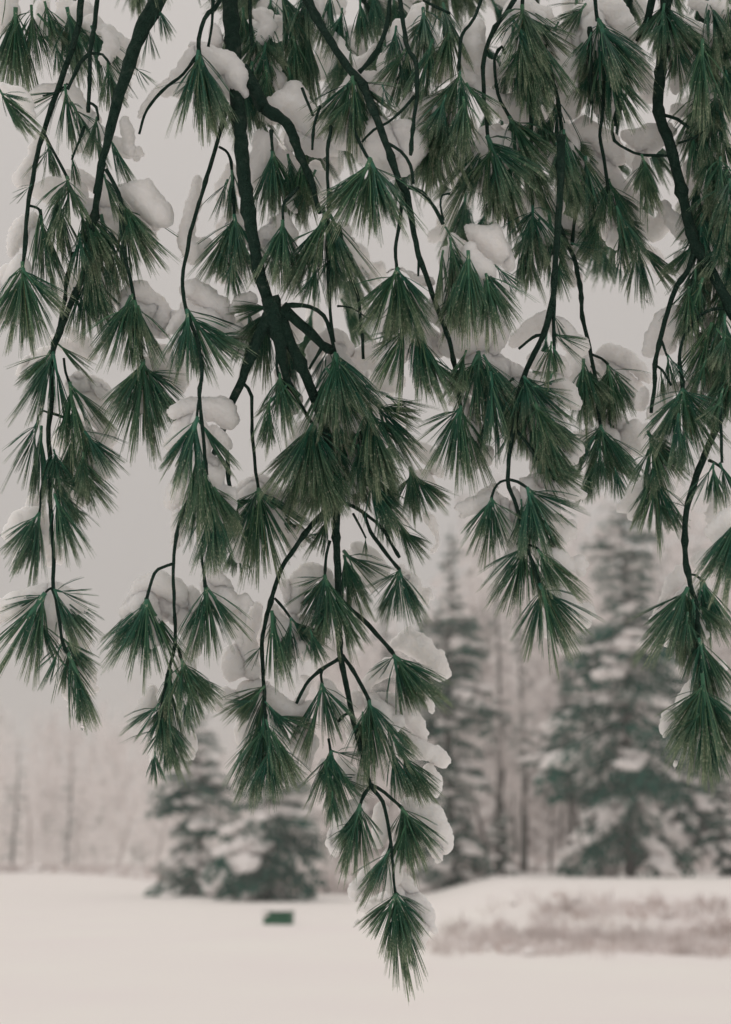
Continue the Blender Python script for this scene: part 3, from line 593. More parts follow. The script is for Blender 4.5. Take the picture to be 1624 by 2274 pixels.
run(B4, [([(506, -170), (512, 0), (520, 130), (532, 280), (548, 440), (576, 600), (600, 675), (623, 705), (647, 765), (675, 825), (705, 900), (735, 1000), (747, 1105), (747, 1180), (751, 1289), (753, 1409), (759, 1469), (775, 1549), (787, 1609), (807, 1681), (823, 1742), (850, 1780), (862, 1830), (870, 1890), (878, 1988)], 37, 5, 'stem'),
         ([(598, 660), (618, 740), (628, 800), (640, 850), (665, 880)], 42, 10, 'stem'),
         ([(607, 680), (567, 765), (539, 841), (511, 905), (495, 957)], 26, 14), ([(495, 955), (506, 1017), (510, 1081), (524, 1133), (532, 1177)], 10, 8), ([(495, 957), (476, 1005), (460, 1045)], 12, 8), ([(509, 1082), (496, 1090), (489, 1104)], 6, 5),
         ([(543, 853), (558, 880), (560, 957), (565, 1017), (575, 1087)], 8, 7), ([(625, 685), (679, 728), (715, 765), (740, 780)], 24, 14), ([(718, 765), (702, 792), (687, 820)], 9, 5), ([(635, 677), (687, 681), (719, 701), (735, 745), (744, 782)], 10, 7),
         ([(735, 420), (729, 520), (731, 637), (735, 705), (741, 760)], 7, 7), ([(755, 500), (771, 593), (795, 657), (803, 725), (807, 797)], 7, 7), ([(750, 680), (783, 684), (822, 712)], 4, 3), ([(615, 780), (619, 833), (647, 865), (691, 937)], 7, 8),
         ([(740, 1115), (727, 1129), (687, 1173), (655, 1217), (626, 1261), (606, 1321), (590, 1381), (582, 1429), (586, 1521), (592, 1620)], 12, 8, 'stem'), ([(610, 1328), (630, 1352), (646, 1373)], 6, 6), ([(750, 1112), (780, 1122), (807, 1138), (847, 1173), (887, 1238)], 9, 7), ([(807, 1140), (822, 1180), (843, 1209), (887, 1265)], 9, 8), ([(785, 1140), (799, 1169), (812, 1195)], 6, 5),
         ([(734, 1200), (726, 1230), (721, 1278)], 7, 6), ([(755, 1330), (785, 1357), (815, 1385), (875, 1453)], 9, 8), ([(760, 1455), (775, 1475), (791, 1501), (819, 1555)], 9, 9), ([(755, 1462), (711, 1489), (679, 1521), (659, 1562)], 8, 7), ([(716, 1487), (713, 1500), (715, 1518)], 7, 6), ([(731, 1640), (735, 1669)], 6, 6),
         ([(785, 1580), (765, 1588), (752, 1602)], 6, 5), ([(823, 1745), (808, 1765), (799, 1790)], 8, 7), ([(825, 1743), (855, 1760), (893, 1795)], 8, 7), ([(868, 1870), (864, 1890)], 4, 4),
         ([(587, 240), (635, 272), (655, 312), (667, 348), (690, 400), (711, 474)], 26, 9, 'stem'), ([(540, 150), (587, 240)], 26, 26), ([(663, 416), (640, 440), (627, 458), (629, 490)], 7, 6), ([(603, 290), (605, 334)], 8, 6), ([(560, -60), (555, 20), (560, 100)], 8, 8)],
    [
     (575, 1088, 0, 195, 'n'), (575, 1088, 34, 180, 'n', ''), (575, 1088, -24, 190, 'm'), (575, 1088, 14, 195, 'm'), (574, 1088, -52, 90, 's'),
     (745, 785, 8, 240, 'D'), (745, 790, -10, 220, 'm'), (748, 790, 32, 200, 'm'), (730, 770, -22, 110, 's', '', .02), (622, 832, -6, 175, 'D'), (620, 830, 14, 150, 'm'), (693, 940, -8, 230, 'D'), (693, 940, 18, 230, 'D', ''), (692, 945, -34, 170, 'm'), (700, 950, 4, 200, 'm'),
     (600, 690, -38, 120, 'D', '', .06), (590, 700, -10, 160, 'D', '', .06), (600, 680, -75, 100, 'D', '', .05), (640, 760, 4, 130, 'D', '', .05), (555, 700, -4, 130, 'm', '', .06), (620, 690, 10, 120, 'D', '', .05), (827, 930, -2, 170, 'D'), (820, 900, 12, 190, 'm'), (760, 950, 4, 200, 'D', '', .02), (795, 990, 18, 190, 'D'), (735, 1020, -18, 150, 'D'), (835, 895, 34, 180, 'm'), (860, 880, 58, 110, 's'), (820, 1060, 25, 150, 'm'), (780, 880, 10, 220, 'm', '', .03),
     (911, 1040, 4, 150, 'D', ''), (911, 1040, 30, 150, 'm'), (880, 1150, 35, 140, 'm', ''), (812, 1195, 0, 45, 'n'), (760, 1000, -6, 200, 'D', '', .04), (730, 1150, -30, 110, 'm', '', .03), (850, 1110, 12, 120, 'm', '', .03),
     (532, 1175, -10, 130, 'm', '', .03), (505, 1110, 10, 130, 'm', '', .04), (490, 1100, -2, 90, 'n'),
     (722, 1280, -12, 170, 'D'), (722, 1280, 12, 180, 'm'), (720, 1280, -68, 80, 's'), (722, 1282, -30, 130, 'm'), (765, 1225, 38, 140, 's'), (765, 1235, 18, 130, 'D'), (755, 1330, 12, 140, 'm'), (888, 1266, -18, 150, 'm'), (888, 1268, 18, 145, 'n'), (888, 1268, 0, 140, 's'), (888, 1266, -45, 100, 's'),
     (587, 1522, -52, 110, 'm'), (587, 1525, -36, 140, 'D'), (588, 1535, -14, 170, 'm'), (590, 1560, 36, 150, 'm'), (591, 1600, -2, 200, 'D'), (592, 1600, 14, 190, 'D'), (590, 1590, -14, 190, 'm'), (580, 1435, -35, 60, 's'), (604, 1360, 2, 150, 'n'), (606, 1362, 18, 140, 'm'), (646, 1374, 0, 140, 's'), (648, 1374, 42, 120, 'D'), (646, 1374, -6, 120, 'n'), (690, 1400, 20, 90, 'm'),
     (876, 1455, 62, 125, 's'), (876, 1456, 28, 170, 'D'), (876, 1456, 6, 140, 'n'), (876, 1456, 42, 150, 'm'), (876, 1456, -38, 100, 's'), (820, 1557, 6, 170, 'D'), (820, 1557, 26, 180, 'D'), (820, 1557, 46, 165, 'n'), (820, 1557, -10, 120, 'm'), (870, 1660, 8, 130, 'm'), (893, 1675, 24, 135, 'D'), (900, 1680, 42, 120, 'm'),
     (715, 1520, -8, 155, 'n'), (715, 1520, 10, 160, 'm'), (715, 1520, 34, 130, 's'), (735, 1669, -6, 175, 'D'), (735, 1669, 18, 165, 'm'), (735, 1669, -28, 160, 's'), (740, 1668, 62, 90, 's'), (799, 1788, -16, 150, 'D'), (799, 1788, 6, 140, 'm'), (799, 1788, 28, 110, 's'), (799, 1788, -28, 120, 'm'), (893, 1795, 10, 165, 'D'), (893, 1795, 32, 140, 'm'), (893, 1797, -10, 90, 's'), (864, 1888, -20, 135, 'n'), (864, 1888, -32, 120, 'm'), (864, 1890, -8, 130, 's'),
     (878, 1988, 0, 205, 'n'), (878, 1988, 2, 190, 'm'), (877, 1986, -38, 110, 'n'), (879, 1986, 36, 110, 'n'), (879, 1980, 48, 90, 's'), (877, 1990, -22, 130, 'm'), (879, 1990, 20, 130, 'm'),
     (723, 476, -6, 210, 'D', ''), (723, 476, 18, 200, 'm'), (723, 476, -26, 190, 'm'), (735, 480, 30, 190, 's'), (628, 492, -6, 160, 'D', ''), (628, 492, 10, 150, 'm'), (605, 335, -6, 150, 'D'), (605, 335, 14, 150, 'm'), (640, 345, 4, 140, 'D', '', .03),
     (560, 60, 8, 180, 'D', '', .06), (600, 40, 0, 190, 'D', '', .05), (640, 30, 12, 180, 'D', '', .05), (590, 150, 10, 160, 'D', '', .04), (560, 140, -12, 170, 'D', '', .04), (640, 150, 20, 150, 'D', '', .05), (680, 60, -4, 170, 'D', '', .06), (620, -20, 20, 170, 'D', '', .08), (540, 20, -4, 150, 'D', '', .07), (540, 180, 18, 150, 'D', '', .04), (670, 350, 4, 140, 'D', '', .02), (700, 380, -18, 130, 'm', '', .04), (680, -30, 5, 170, 'D', '', .05), (720, 20, 10, 120, 'D', '', .05)],
    [[(548, 1082, 10), (575, 1068, 15), (600, 1082, 14), (622, 1105, 8)], [(560, 1110, 12), (545, 1130, 9)], [(640, 1100, 16), (660, 1080, 20), (680, 1100, 14)],
     [(740, 955, 10), (760, 985, 13), (772, 1015, 9)], [(800, 800, 22), (830, 790, 26), (860, 800, 26), (845, 840, 22), (880, 850, 20)], [(700, 810, 12), (690, 780, 14), (735, 745, 16), (770, 775, 16)], [(905, 990, 18), (930, 1000, 18), (955, 1020, 16), (975, 1050, 14)], [(930, 1060, 18), (960, 1085, 16), (985, 1120, 9)], [(950, 1150, 12), (968, 1180, 12), (975, 1210, 10), (960, 1225, 9)],
     [(655, 1345, 18), (660, 1305, 22), (680, 1275, 22), (710, 1270, 16)], [(635, 1300, 14), (645, 1330, 14)], [(570, 1345, 12), (558, 1380, 18), (540, 1410, 22), (555, 1450, 22), (560, 1490, 18)], [(520, 1450, 20), (510, 1490, 18), (535, 1480, 20)], [(500, 1550, 20), (480, 1570, 13), (520, 1545, 12)],
     [(600, 1535, 12), (620, 1560, 20), (645, 1580, 20), (665, 1585, 20), (685, 1570, 14)], [(670, 1610, 20), (665, 1650, 20), (690, 1650, 18), (680, 1700, 14)], [(655, 1575, 8), (668, 1545, 8), (690, 1515, 8), (670, 1500, 7)], [(575, 1730, 8), (570, 1700, 7), (575, 1760, 6)], [(755, 1690, 10), (780, 1720, 14), (805, 1740, 12)],
     [(880, 1430, 18), (905, 1422, 24), (940, 1440, 28), (965, 1468, 26), (985, 1492, 15)], [(850, 1490, 18), (825, 1508, 12), (868, 1470, 12), (808, 1528, 9)], [(915, 1520, 12), (945, 1550, 14), (960, 1580, 10)],
     [(835, 1545, 13), (865, 1555, 20), (895, 1580, 22), (925, 1605, 20), (940, 1635, 14)], [(905, 1640, 16), (935, 1668, 18), (965, 1672, 20), (985, 1690, 14)], [(955, 1710, 18), (970, 1740, 13), (965, 1765, 9)], [(790, 1545, 12), (800, 1570, 12), (770, 1570, 10)], [(780, 1610, 12), (790, 1650, 12)],
     [(905, 1785, 12), (935, 1795, 22), (960, 1815, 26), (980, 1850, 22), (990, 1880, 13)], [(965, 1870, 18), (975, 1910, 12)], [(845, 1800, 14), (850, 1830, 18), (840, 1870, 14)], [(745, 1840, 12), (738, 1870, 12), (745, 1900, 9)], [(885, 1830, 10), (880, 1870, 10)],
     [(795, 1965, 16), (785, 1990, 12), (810, 1940, 14)], [(895, 1950, 12), (912, 1975, 13), (925, 2000, 8)], [(795, 2045, 7), (785, 2060, 5)], [(930, 2030, 6), (945, 2050, 4)], [(825, 2000, 8), (850, 2000, 8)],
     [(790, 1215, 14), (820, 1240, 18), (850, 1270, 18), (830, 1290, 16)], [(905, 1283, 8), (914, 1298, 5)],
     [(575, 360, 22), (565, 400, 18), (590, 320, 24)], [(600, 250, 22), (640, 230, 30), (670, 260, 34), (690, 300, 26), (650, 200, 20)], [(605, 490, 8), (600, 515, 9), (590, 540, 8)], [(660, 470, 7), (640, 450, 7), (655, 430, 7)], [(650, 310, 18), (710, 330, 20)], [(575, 30, 14), (600, 60, 16), (580, 90, 12)], [(560, 665, 14), (535, 670, 12), (515, 690, 10)]])
B5 = Bough('pine_bough', 'forked pine bough in the upper middle with snow lying in its sharp V', 2.00, (660, -140), 4.4)
run(B5, [([(620, -120), (683, 0), (715, 60), (747, 112), (786, 165), (806, 190), (831, 248), (859, 320), (887, 400), (899, 420), (903, 430), (915, 488), (931, 568), (947, 612), (959, 653), (983, 713), (1001, 770), (1015, 845), (1023, 903)], 20, 8, 'stem'),
         ([(868, -100), (866, 0), (863, 44), (847, 92), (827, 128), (797, 160)], 9, 12), ([(896, 418), (891, 472), (879, 552), (882, 597)], 8, 7), ([(930, 560), (930, 590), (929, 613)], 6, 5), ([(908, 416), (939, 428), (967, 464), (985, 498)], 8, 8), ([(985, 490), (978, 455), (983, 434), (1000, 430)], 4, 5),
         ([(862, 318), (891, 336), (911, 368), (917, 408)], 7, 7), ([(880, -60), (903, 96), (923, 136), (927, 200), (919, 272), (911, 344)], 12, 7), ([(921, 214), (899, 240), (863, 272), (831, 288), (803, 316)], 7, 5),
         ([(779, 250), (791, 300), (819, 354)], 8, 7), ([(671, 196), (695, 256)], 7, 6), ([(712, 235), (698, 280), (693, 332)], 7, 6), ([(735, 280), (728, 350), (730, 470)], 8, 7), ([(940, 1), (1000, 30)], 6, 6)],
    [(783, 172, -16, 170, 'D'), (783, 172, 10, 170, 'D'), (783, 175, 34, 150, 'm'), (783, 175, -36, 160, 'm'), (822, 355, -4, 190, 'n'), (822, 355, 22, 190, 'm'), (822, 355, -26, 180, 'm'), (822, 360, 4, 150, 'D', '', .02), (883, 598, -24, 160, 'm', ''), (883, 598, 8, 170, 'D'), (883, 598, 36, 140, 'm'), (890, 650, -8, 150, 'D'), (925, 725, 8, 170, 'D'), (900, 720, -12, 170, 'm'), (935, 740, 14, 160, 'm'), (900, 640, 20, 150, 'm'),
     (1023, 905, -22, 170, 'm', ''), (1023, 905, 22, 175, 'm', ''), (1023, 905, 0, 180, 'n'), (1023, 905, -44, 120, 's'), (1023, 905, 45, 120, 's'), (1000, 530, 8, 200, 'D'), (990, 505, 28, 100, 's'), (1040, 560, 6, 170, 'D'), (1070, 590, 28, 150, 'm'), (1080, 610, 10, 150, 'D'), (1020, 640, -14, 120, 'm'), (1100, 590, 50, 110, 's'),
     (1063, 785, -4, 180, 'm'), (1063, 785, 18, 210, 'm'), (1060, 790, -32, 150, 's'), (1090, 830, 8, 210, 's'), (1075, 790, 34, 150, 'm'), (1035, 780, -22, 120, 'm'), (1100, 880, -4, 170, 's'),
     (760, 20, -6, 110, 'D', '', .04), (778, 110, 0, 45, 'n'), (800, 0, -4, 120, 'D', '', .04), (830, -20, -8, 110, 'm', '', .04), (905, 100, -6, 160, 'D'), (900, 110, -26, 130, 'm'), (880, 60, -6, 130, 'm', '', .03), (940, 20, 0, 160, 'D', '', .04), (985, 10, 12, 170, 'D', '', .04), (1000, 60, -12, 150, 'D', '', .02), (960, 90, -16, 160, 'm', '', .02), (735, -20, 0, 140, 'D', '', .05), (850, 190, 12, 80, 's')],
    [[(700, 0, 11), (722, 40, 9), (745, 85, 9), (768, 125, 10), (792, 145, 12), (815, 125, 8), (835, 95, 6)], [(790, 300, 26), (830, 330, 32), (870, 360, 34), (850, 300, 28), (760, 310, 22)], [(900, 300, 28), (930, 320, 22), (890, 360, 26)],
     [(990, 670, 30), (1010, 710, 34), (1040, 680, 32), (1075, 720, 32), (1060, 760, 28), (1000, 760, 28)], [(1090, 770, 24), (1110, 740, 20), (960, 690, 16)], [(860, 605, 8), (884, 594, 8), (905, 605, 9), (930, 622, 9), (955, 625, 12)], [(1060, 520, 22), (1090, 530, 26), (1110, 560, 22), (1040, 510, 14)], [(1050, 580, 12), (1060, 600, 9)],
     [(1000, 895, 9), (1022, 885, 10), (1045, 895, 9)], [(960, 240, 12), (985, 255, 12), (970, 270, 10)], [(915, 210, 5), (890, 238, 5), (855, 265, 5)], [(920, 800, 12), (940, 830, 12)], [(1120, 560, 14), (1130, 590, 12)], [(765, 420, 12), (750, 450, 12)]])
B6 = Bough('pine_bough', 'crowded pine bough in the upper right middle with large snow filled tufts', 2.04, (1160, -160), 5.2)
run(B6, [([(1200, -120), (1142, 0), (1094, 72), (1076, 132), (1074, 200), (1080, 256), (1084, 306)], 12, 8, 'stem'), ([(1090, -60), (1054, 40), (1026, 80), (1020, 158)], 8, 7), ([(1120, 120), (1114, 104), (1100, 125), (1098, 150), (1106, 208), (1130, 256)], 7, 7),
         ([(1315, -100), (1322, 0), (1328, 46)], 9, 8, 'stem'), ([(1310, 60), (1312, 152), (1314, 230)], 10, 9), ([(1210, 100), (1238, 216), (1250, 288)], 8, 7), ([(1340, 180), (1338, 256), (1332, 300), (1342, 352), (1352, 430)], 8, 8, 'stem'),
         ([(1375, 170), (1372, 250), (1366, 280)], 7, 5), ([(1372, 238), (1360, 272), (1366, 312), (1394, 332), (1426, 344), (1482, 346)], 6, 6), ([(1284, 450), (1276, 500), (1270, 545)], 8, 7), ([(1240, 500), (1262, 545), (1280, 590), (1290, 648), (1294, 705), (1310, 773), (1322, 841), (1326, 897), (1334, 945)], 11, 8, 'stem'), ([(1313, 787), (1335, 796), (1350, 810)], 6, 6), ([(1170, -80), (1160, 10), (1175, 200), (1183, 460)], 9, 7, 'stem')],
    [(1084, 306, 0, 195, 'D', ''), (1084, 306, 24, 200, 'm', ''), (1084, 306, -22, 190, 'm', ''), (1084, 308, 8, 180, 'm'), (1022, 160, -18, 190, 'D'), (1022, 160, 4, 190, 'D'), (1010, 200, -24, 180, 'D', '', .02), (1030, 220, -10, 170, 'm'), (960, 300, -10, 150, 'D', '', .03), (970, 260, 8, 160, 'D', '', .04), (1132, 260, 10, 180, 'D'), (1132, 260, 30, 180, 'm'), (1150, 300, 20, 180, 'm', '', .02),
     (1160, 15, 2, 230, 'D'), (1160, 10, 14, 250, 'D'), (1175, 60, 22, 200, 'm'), (1140, 60, -4, 180, 'm', '', .02), (1165, 120, 18, 180, 'D'), (1240, 50, -30, 80, 'm', '', .03), (1300, 10, -40, 100, 'm', '', .03), (1330, 45, -4, 210, 'D'), (1330, 45, 24, 230, 'm', ''), (1330, 45, -28, 190, 'm', ''), (1332, 50, 10, 210, 'm'), (1330, 45, 44, 150, 's'), (1345, 140, 22, 160, 'm'), (1320, 150, -2, 160, 'm'), (1252, 290, 2, 200, 'D'), (1252, 292, 24, 190, 'D'), (1260, 300, 40, 150, 'm'), (1300, 350, 18, 150, 'm'), (1240, 220, -10, 130, 'm', '', .03), (1200, 250, 14, 140, 'm', '', .04),
     (1352, 400, -6, 200, 'D'), (1352, 400, 18, 220, 'D'), (1370, 460, 24, 170, 'm'), (1395, 500, 32, 110, 's'), (1426, 345, 22, 140, 'D'), (1426, 345, 6, 120, 'm', '', .02), (1416, 545, -8, 115, 'n'), (1418, 548, 10, 130, 'n'), (1424, 545, 34, 130, 'n'), (1380, 560, 0, 90, 's'), (1300, 480, 12, 120, 's'),
     (1183, 460, -2, 190, 'D'), (1183, 460, 18, 190, 'D'), (1190, 470, 36, 150, 'm'), (1200, 400, 6, 150, 'm'), (1160, 520, 4, 150, 'm'), (1230, 560, 6, 110, 'm'), (1250, 560, 58, 100, 's'), (1190, 520, 45, 140, 's'), (1130, 440, 4, 120, 'm', '', .02), (1220, 480, 10, 150, 'D'), (1120, 360, 12, 150, 'D', '', .02), (1270, 540, 68, 90, 's'),
     (1335, 945, -6, 180, 'D'), (1335, 945, 18, 190, 'D'), (1335, 945, -34, 150, 's'), (1335, 950, 36, 170, 'm'), (1350, 812, -4, 150, 'm'), (1350, 812, 18, 160, 'D'), (1352, 812, 52, 110, 's'), (1296, 800, -4, 170, 'D'), (1305, 830, 8, 150, 'm'), (1370, 830, 30, 130, 'm'), (1350, 870, 12, 130, 'm', '', .03), (1320, 1000, -14, 130, 'm', '', .03), (1280, 780, 12, 150, 'm', '', .03)],
    [[(1050, 60, 20), (1045, 100, 26), (1055, 140, 24), (1085, 170, 22)], [(1110, 230, 20), (1140, 240, 24), (1160, 260, 18)], [(1100, 290, 12), (1118, 320, 12)], [(1055, 320, 14), (1030, 350, 12), (1010, 375, 8)],
     [(1280, 60, 26), (1300, 40, 28), (1345, 20, 26), (1375, 40, 28), (1395, 70, 24), (1400, 100, 18)], [(1260, 100, 26), (1275, 140, 26), (1255, 170, 24)], [(1250, 200, 24), (1280, 210, 22), (1270, 240, 20)], [(1290, 120, 18), (1300, 90, 18), (1380, 110, 22), (1410, 140, 18)],
     [(1268, 290, 12), (1295, 290, 22), (1325, 310, 24), (1355, 320, 20), (1370, 350, 18)], [(1390, 300, 14), (1420, 310, 20), (1455, 305, 22), (1480, 290, 16)], [(1150, 440, 18), (1180, 440, 22), (1210, 440, 20), (1235, 460, 18)], [(1320, 460, 14), (1350, 470, 16)],
     [(1400, 480, 18), (1430, 500, 20), (1455, 520, 18), (1480, 490, 16)], [(1400, 530, 8), (1425, 535, 10)], [(1190, 300, 16), (1200, 340, 14)], [(1255, 600, 12), (1240, 570, 12)], [(1190, 520, 14), (1170, 560, 12)],
     [(1328, 792, 9), (1355, 788, 16), (1390, 800, 20), (1420, 820, 18), (1440, 845, 12)], [(1385, 980, 20), (1405, 960, 22), (1425, 990, 24), (1440, 960, 18)], [(1360, 930, 14), (1385, 950, 12)], [(1255, 730, 12), (1280, 755, 16), (1295, 790, 14)], [(1395, 880, 12), (1420, 900, 12)]])
B6.drop(1438, 668)
B7 = Bough('pine_bough', 'bare stemmed pine bough hanging right of the middle, forking into fanned tufts above the woods', 1.97, (1240, 430), 2.4)
run(B7, [([(1246, 300), (1244, 430), (1238, 520), (1234, 585), (1230, 645), (1214, 725), (1186, 785), (1164, 833), (1154, 865), (1146, 925), (1134, 993), (1128, 1065), (1142, 1110), (1158, 1160), (1171, 1215), (1186, 1256), (1204, 1306)], 17, 6, 'stem'),
         ([(1126, 1066), (1112, 1070), (1098, 1085), (1092, 1106)], 6, 6), ([(1130, 1065), (1150, 1070), (1172, 1084)], 7, 6), ([(1146, 955), (1174, 989), (1196, 1022)], 7, 6), ([(1204, 745), (1190, 746), (1174, 757), (1152, 775)], 7, 6), ([(1140, 840), (1126, 852), (1110, 873)], 6, 4), ([(1230, 655), (1230, 745), (1234, 825)], 9, 6), ([(1168, 1208), (1160, 1214)], 5, 5), ([(1172, 1210), (1188, 1214), (1198, 1222)], 5, 5)],
    [(1092, 1107, -4, 150, 'm', ''), (1092, 1107, -30, 130, 'm'), (1092, 1107, 18, 150, 's'), (1092, 1108, 44, 90, 's'), (1172, 1085, 12, 170, 'D'), (1172, 1085, 32, 180, 'D'), (1172, 1085, 54, 150, 's'), (1180, 1100, -2, 160, 'm'), (1196, 1022, 58, 110, 'D'), (1196, 1022, 40, 110, 'm'), (1165, 838, 6, 200, 'D'), (1165, 838, 26, 200, 'D'), (1165, 838, 48, 170, 'm'), (1160, 850, -4, 170, 'm'), (1165, 838, 68, 140, 's'), (1190, 900, 20, 190, 'D'), (1180, 930, 8, 150, 'm'), (1225, 760, -8, 90, 'm'), (1230, 770, 12, 60, 'n'), (1230, 740, 62, 110, 's'), (1215, 920, 32, 150, 'm'), (1140, 940, -14, 110, 's'), (1200, 960, 30, 130, 'D'),
     (1162, 1212, -6, 160, 'm'), (1160, 1212, -42, 110, 's'), (1172, 1212, 8, 140, 'n'), (1196, 1222, 46, 150, 'n'), (1196, 1222, 28, 130, 'm'), (1204, 1306, -14, 160, 'm'), (1204, 1306, 8, 165, 'n'), (1204, 1306, 28, 150, 'm'), (1200, 1300, 36, 160, 's'), (1230, 700, 20, 80, 's')],
    [[(1140, 1085, 9), (1152, 1115, 12), (1162, 1160, 12)], [(1120, 1120, 12), (1128, 1160, 10), (1140, 1190, 9)], [(1160, 1064, 9), (1190, 1062, 14), (1225, 1075, 15), (1265, 1090, 12), (1295, 1100, 8)], [(1180, 985, 9), (1205, 1000, 14), (1240, 1015, 15), (1275, 1020, 14)], [(1205, 1225, 7), (1218, 1255, 10), (1235, 1290, 10), (1245, 1315, 6)], [(1080, 1095, 12), (1060, 1110, 12), (1100, 1080, 10)],
     [(1140, 760, 9), (1165, 740, 13), (1195, 722, 16), (1215, 705, 12)], [(1235, 720, 16), (1255, 745, 22), (1285, 770, 18)], [(1190, 800, 16), (1210, 805, 16), (1245, 800, 14), (1255, 830, 16)], [(1240, 850, 14), (1265, 870, 16), (1280, 900, 14)], [(1255, 980, 12), (1280, 1000, 14)], [(1230, 600, 8), (1235, 570, 8)]])
B8 = Bough('pine_bough', 'stout pine bough bending down the right side beside a dark mass of needles', 2.02, (1480, -150), 0.0)
run(B8, [([(1486, -150), (1480, 0), (1474, 88), (1468, 160), (1462, 245), (1474, 285), (1494, 345), (1514, 425), (1536, 520), (1560, 570), (1600, 640), (1640, 720)], 26, 22, 'stem'),
         ([(1545, 540), (1530, 597), (1498, 645), (1482, 697), (1466, 753), (1456, 809), (1454, 857), (1446, 917)], 13, 8, 'stem'), ([(1466, 752), (1474, 768), (1482, 790)], 6, 5), ([(1456, 812), (1470, 822), (1490, 856)], 6, 5), ([(1640, 690), (1594, 685), (1554, 701), (1522, 745), (1510, 793), (1516, 862)], 8, 7), ([(1474, 255), (1505, 265), (1530, 285)], 8, 7), ([(1506, 318), (1542, 305), (1574, 284)], 6, 4), ([(1452, -20), (1442, 32), (1414, 90)], 18, 10), ([(1602, 850), (1601, 950), (1602, 1028)], 6, 6), ([(1400, 200), (1384, 220), (1376, 260)], 6, 5)],
    [(1475, 10, 0, 130, 'm'), (1475, 8, 28, 140, 'm'), (1475, 8, -28, 120, 'm'), (1480, 30, 40, 130, 'D'), (1470, 20, 12, 120, 'D'), (1500, 90, 14, 110, 'm'), (1500, 40, 48, 110, 's'), (1440, 40, -20, 60, 's'),
     (1560, 90, 0, 170, 'D'), (1590, 60, 8, 190, 'D'), (1560, 190, 4, 190, 'D'), (1590, 200, -4, 200, 'D'), (1610, 150, 4, 200, 'D'), (1600, 350, 0, 200, 'D'), (1620, 400, -6, 190, 'D'), (1580, 330, -6, 170, 'D', '', .03), (1540, 290, -2, 130, 'm'), (1560, 480, -8, 170, 'D'), (1600, 500, 2, 200, 'D'), (1625, 560, -4, 180, 'D'), (1545, 230, -12, 120, 'm', '', .03), (1570, 560, -12, 150, 'D'), (1545, 600, 6, 160, 'D'), (1560, 620, -8, 150, 'm'), (1600, 300, 4, 180, 'D', '', .05), (1530, 60, 30, 150, 'D', '', .03), (1600, 430, -14, 190, 'D', '', .05), (1620, 0, 0, 180, 'D', '', .05), (1570, 0, 18, 150, 'D', '', .05), (1580, 430, -16, 150, 'D', '', .02), (1550, 400, -6, 130, 'm', '', .04),
     (1516, 864, -20, 180, 'm', ''), (1516, 864, 4, 190, 'D'), (1516, 864, 26, 180, 'm', 'R'), (1516, 866, -40, 120, 's'), (1516, 864, 50, 110, 's'), (1482, 788, 4, 85, 'n'), (1468, 822, -4, 85, 'n'), (1485, 790, 42, 90, 's'), (1600, 690, -8, 210, 'D'), (1610, 700, 6, 220, 'D'), (1620, 760, -2, 200, 'D'), (1535, 720, 28, 120, 's'), (1580, 720, -18, 160, 'm'), (1530, 640, -2, 130, 'm'), (1610, 820, -14, 130, 'm'),
     (1440, 960, 28, 150, 'm', ''), (1440, 965, 48, 130, 's'), (1445, 975, 10, 150, 'm'), (1455, 1060, -2, 140, 'm'), (1458, 1060, 18, 150, 'm'), (1450, 1055, -14, 120, 'n'), (1585, 1030, -24, 130, 's'), (1585, 1030, 2, 110, 'm'), (1600, 1030, 22, 110, 's'), (1440, 1000, -20, 110, 's', '', .02)],
    [[(1445, 920, 10), (1465, 895, 16), (1485, 868, 15), (1500, 855, 10)], [(1500, 740, 14), (1495, 700, 18), (1470, 710, 20), (1455, 750, 20), (1440, 780, 14), (1490, 770, 14)], [(1530, 770, 18), (1545, 800, 20), (1565, 830, 16), (1540, 835, 16)], [(1520, 600, 10), (1510, 570, 12), (1535, 570, 12)], [(1500, 130, 18), (1515, 170, 20), (1500, 200, 16)], [(1425, 180, 18), (1440, 210, 18), (1430, 150, 14)],
     [(1440, 320, 22), (1460, 300, 18), (1430, 340, 16)], [(1500, 490, 18), (1520, 520, 14), (1475, 460, 16)], [(1520, 250, 12), (1500, 240, 10)], [(1570, 20, 20), (1600, 30, 22), (1545, 0, 16)], [(1560, 370, 14), (1530, 370, 14)], [(1590, 590, 12), (1615, 590, 12)], [(1430, 870, 14), (1425, 900, 12)], [(1565, 920, 12), (1590, 950, 12)], [(1580, 750, 9), (1565, 770, 9)]])
B9 = Bough('pine_bough', 'curving pine bough low at the right edge with snow on its left side', 1.96, (1600, 930), 1.2)
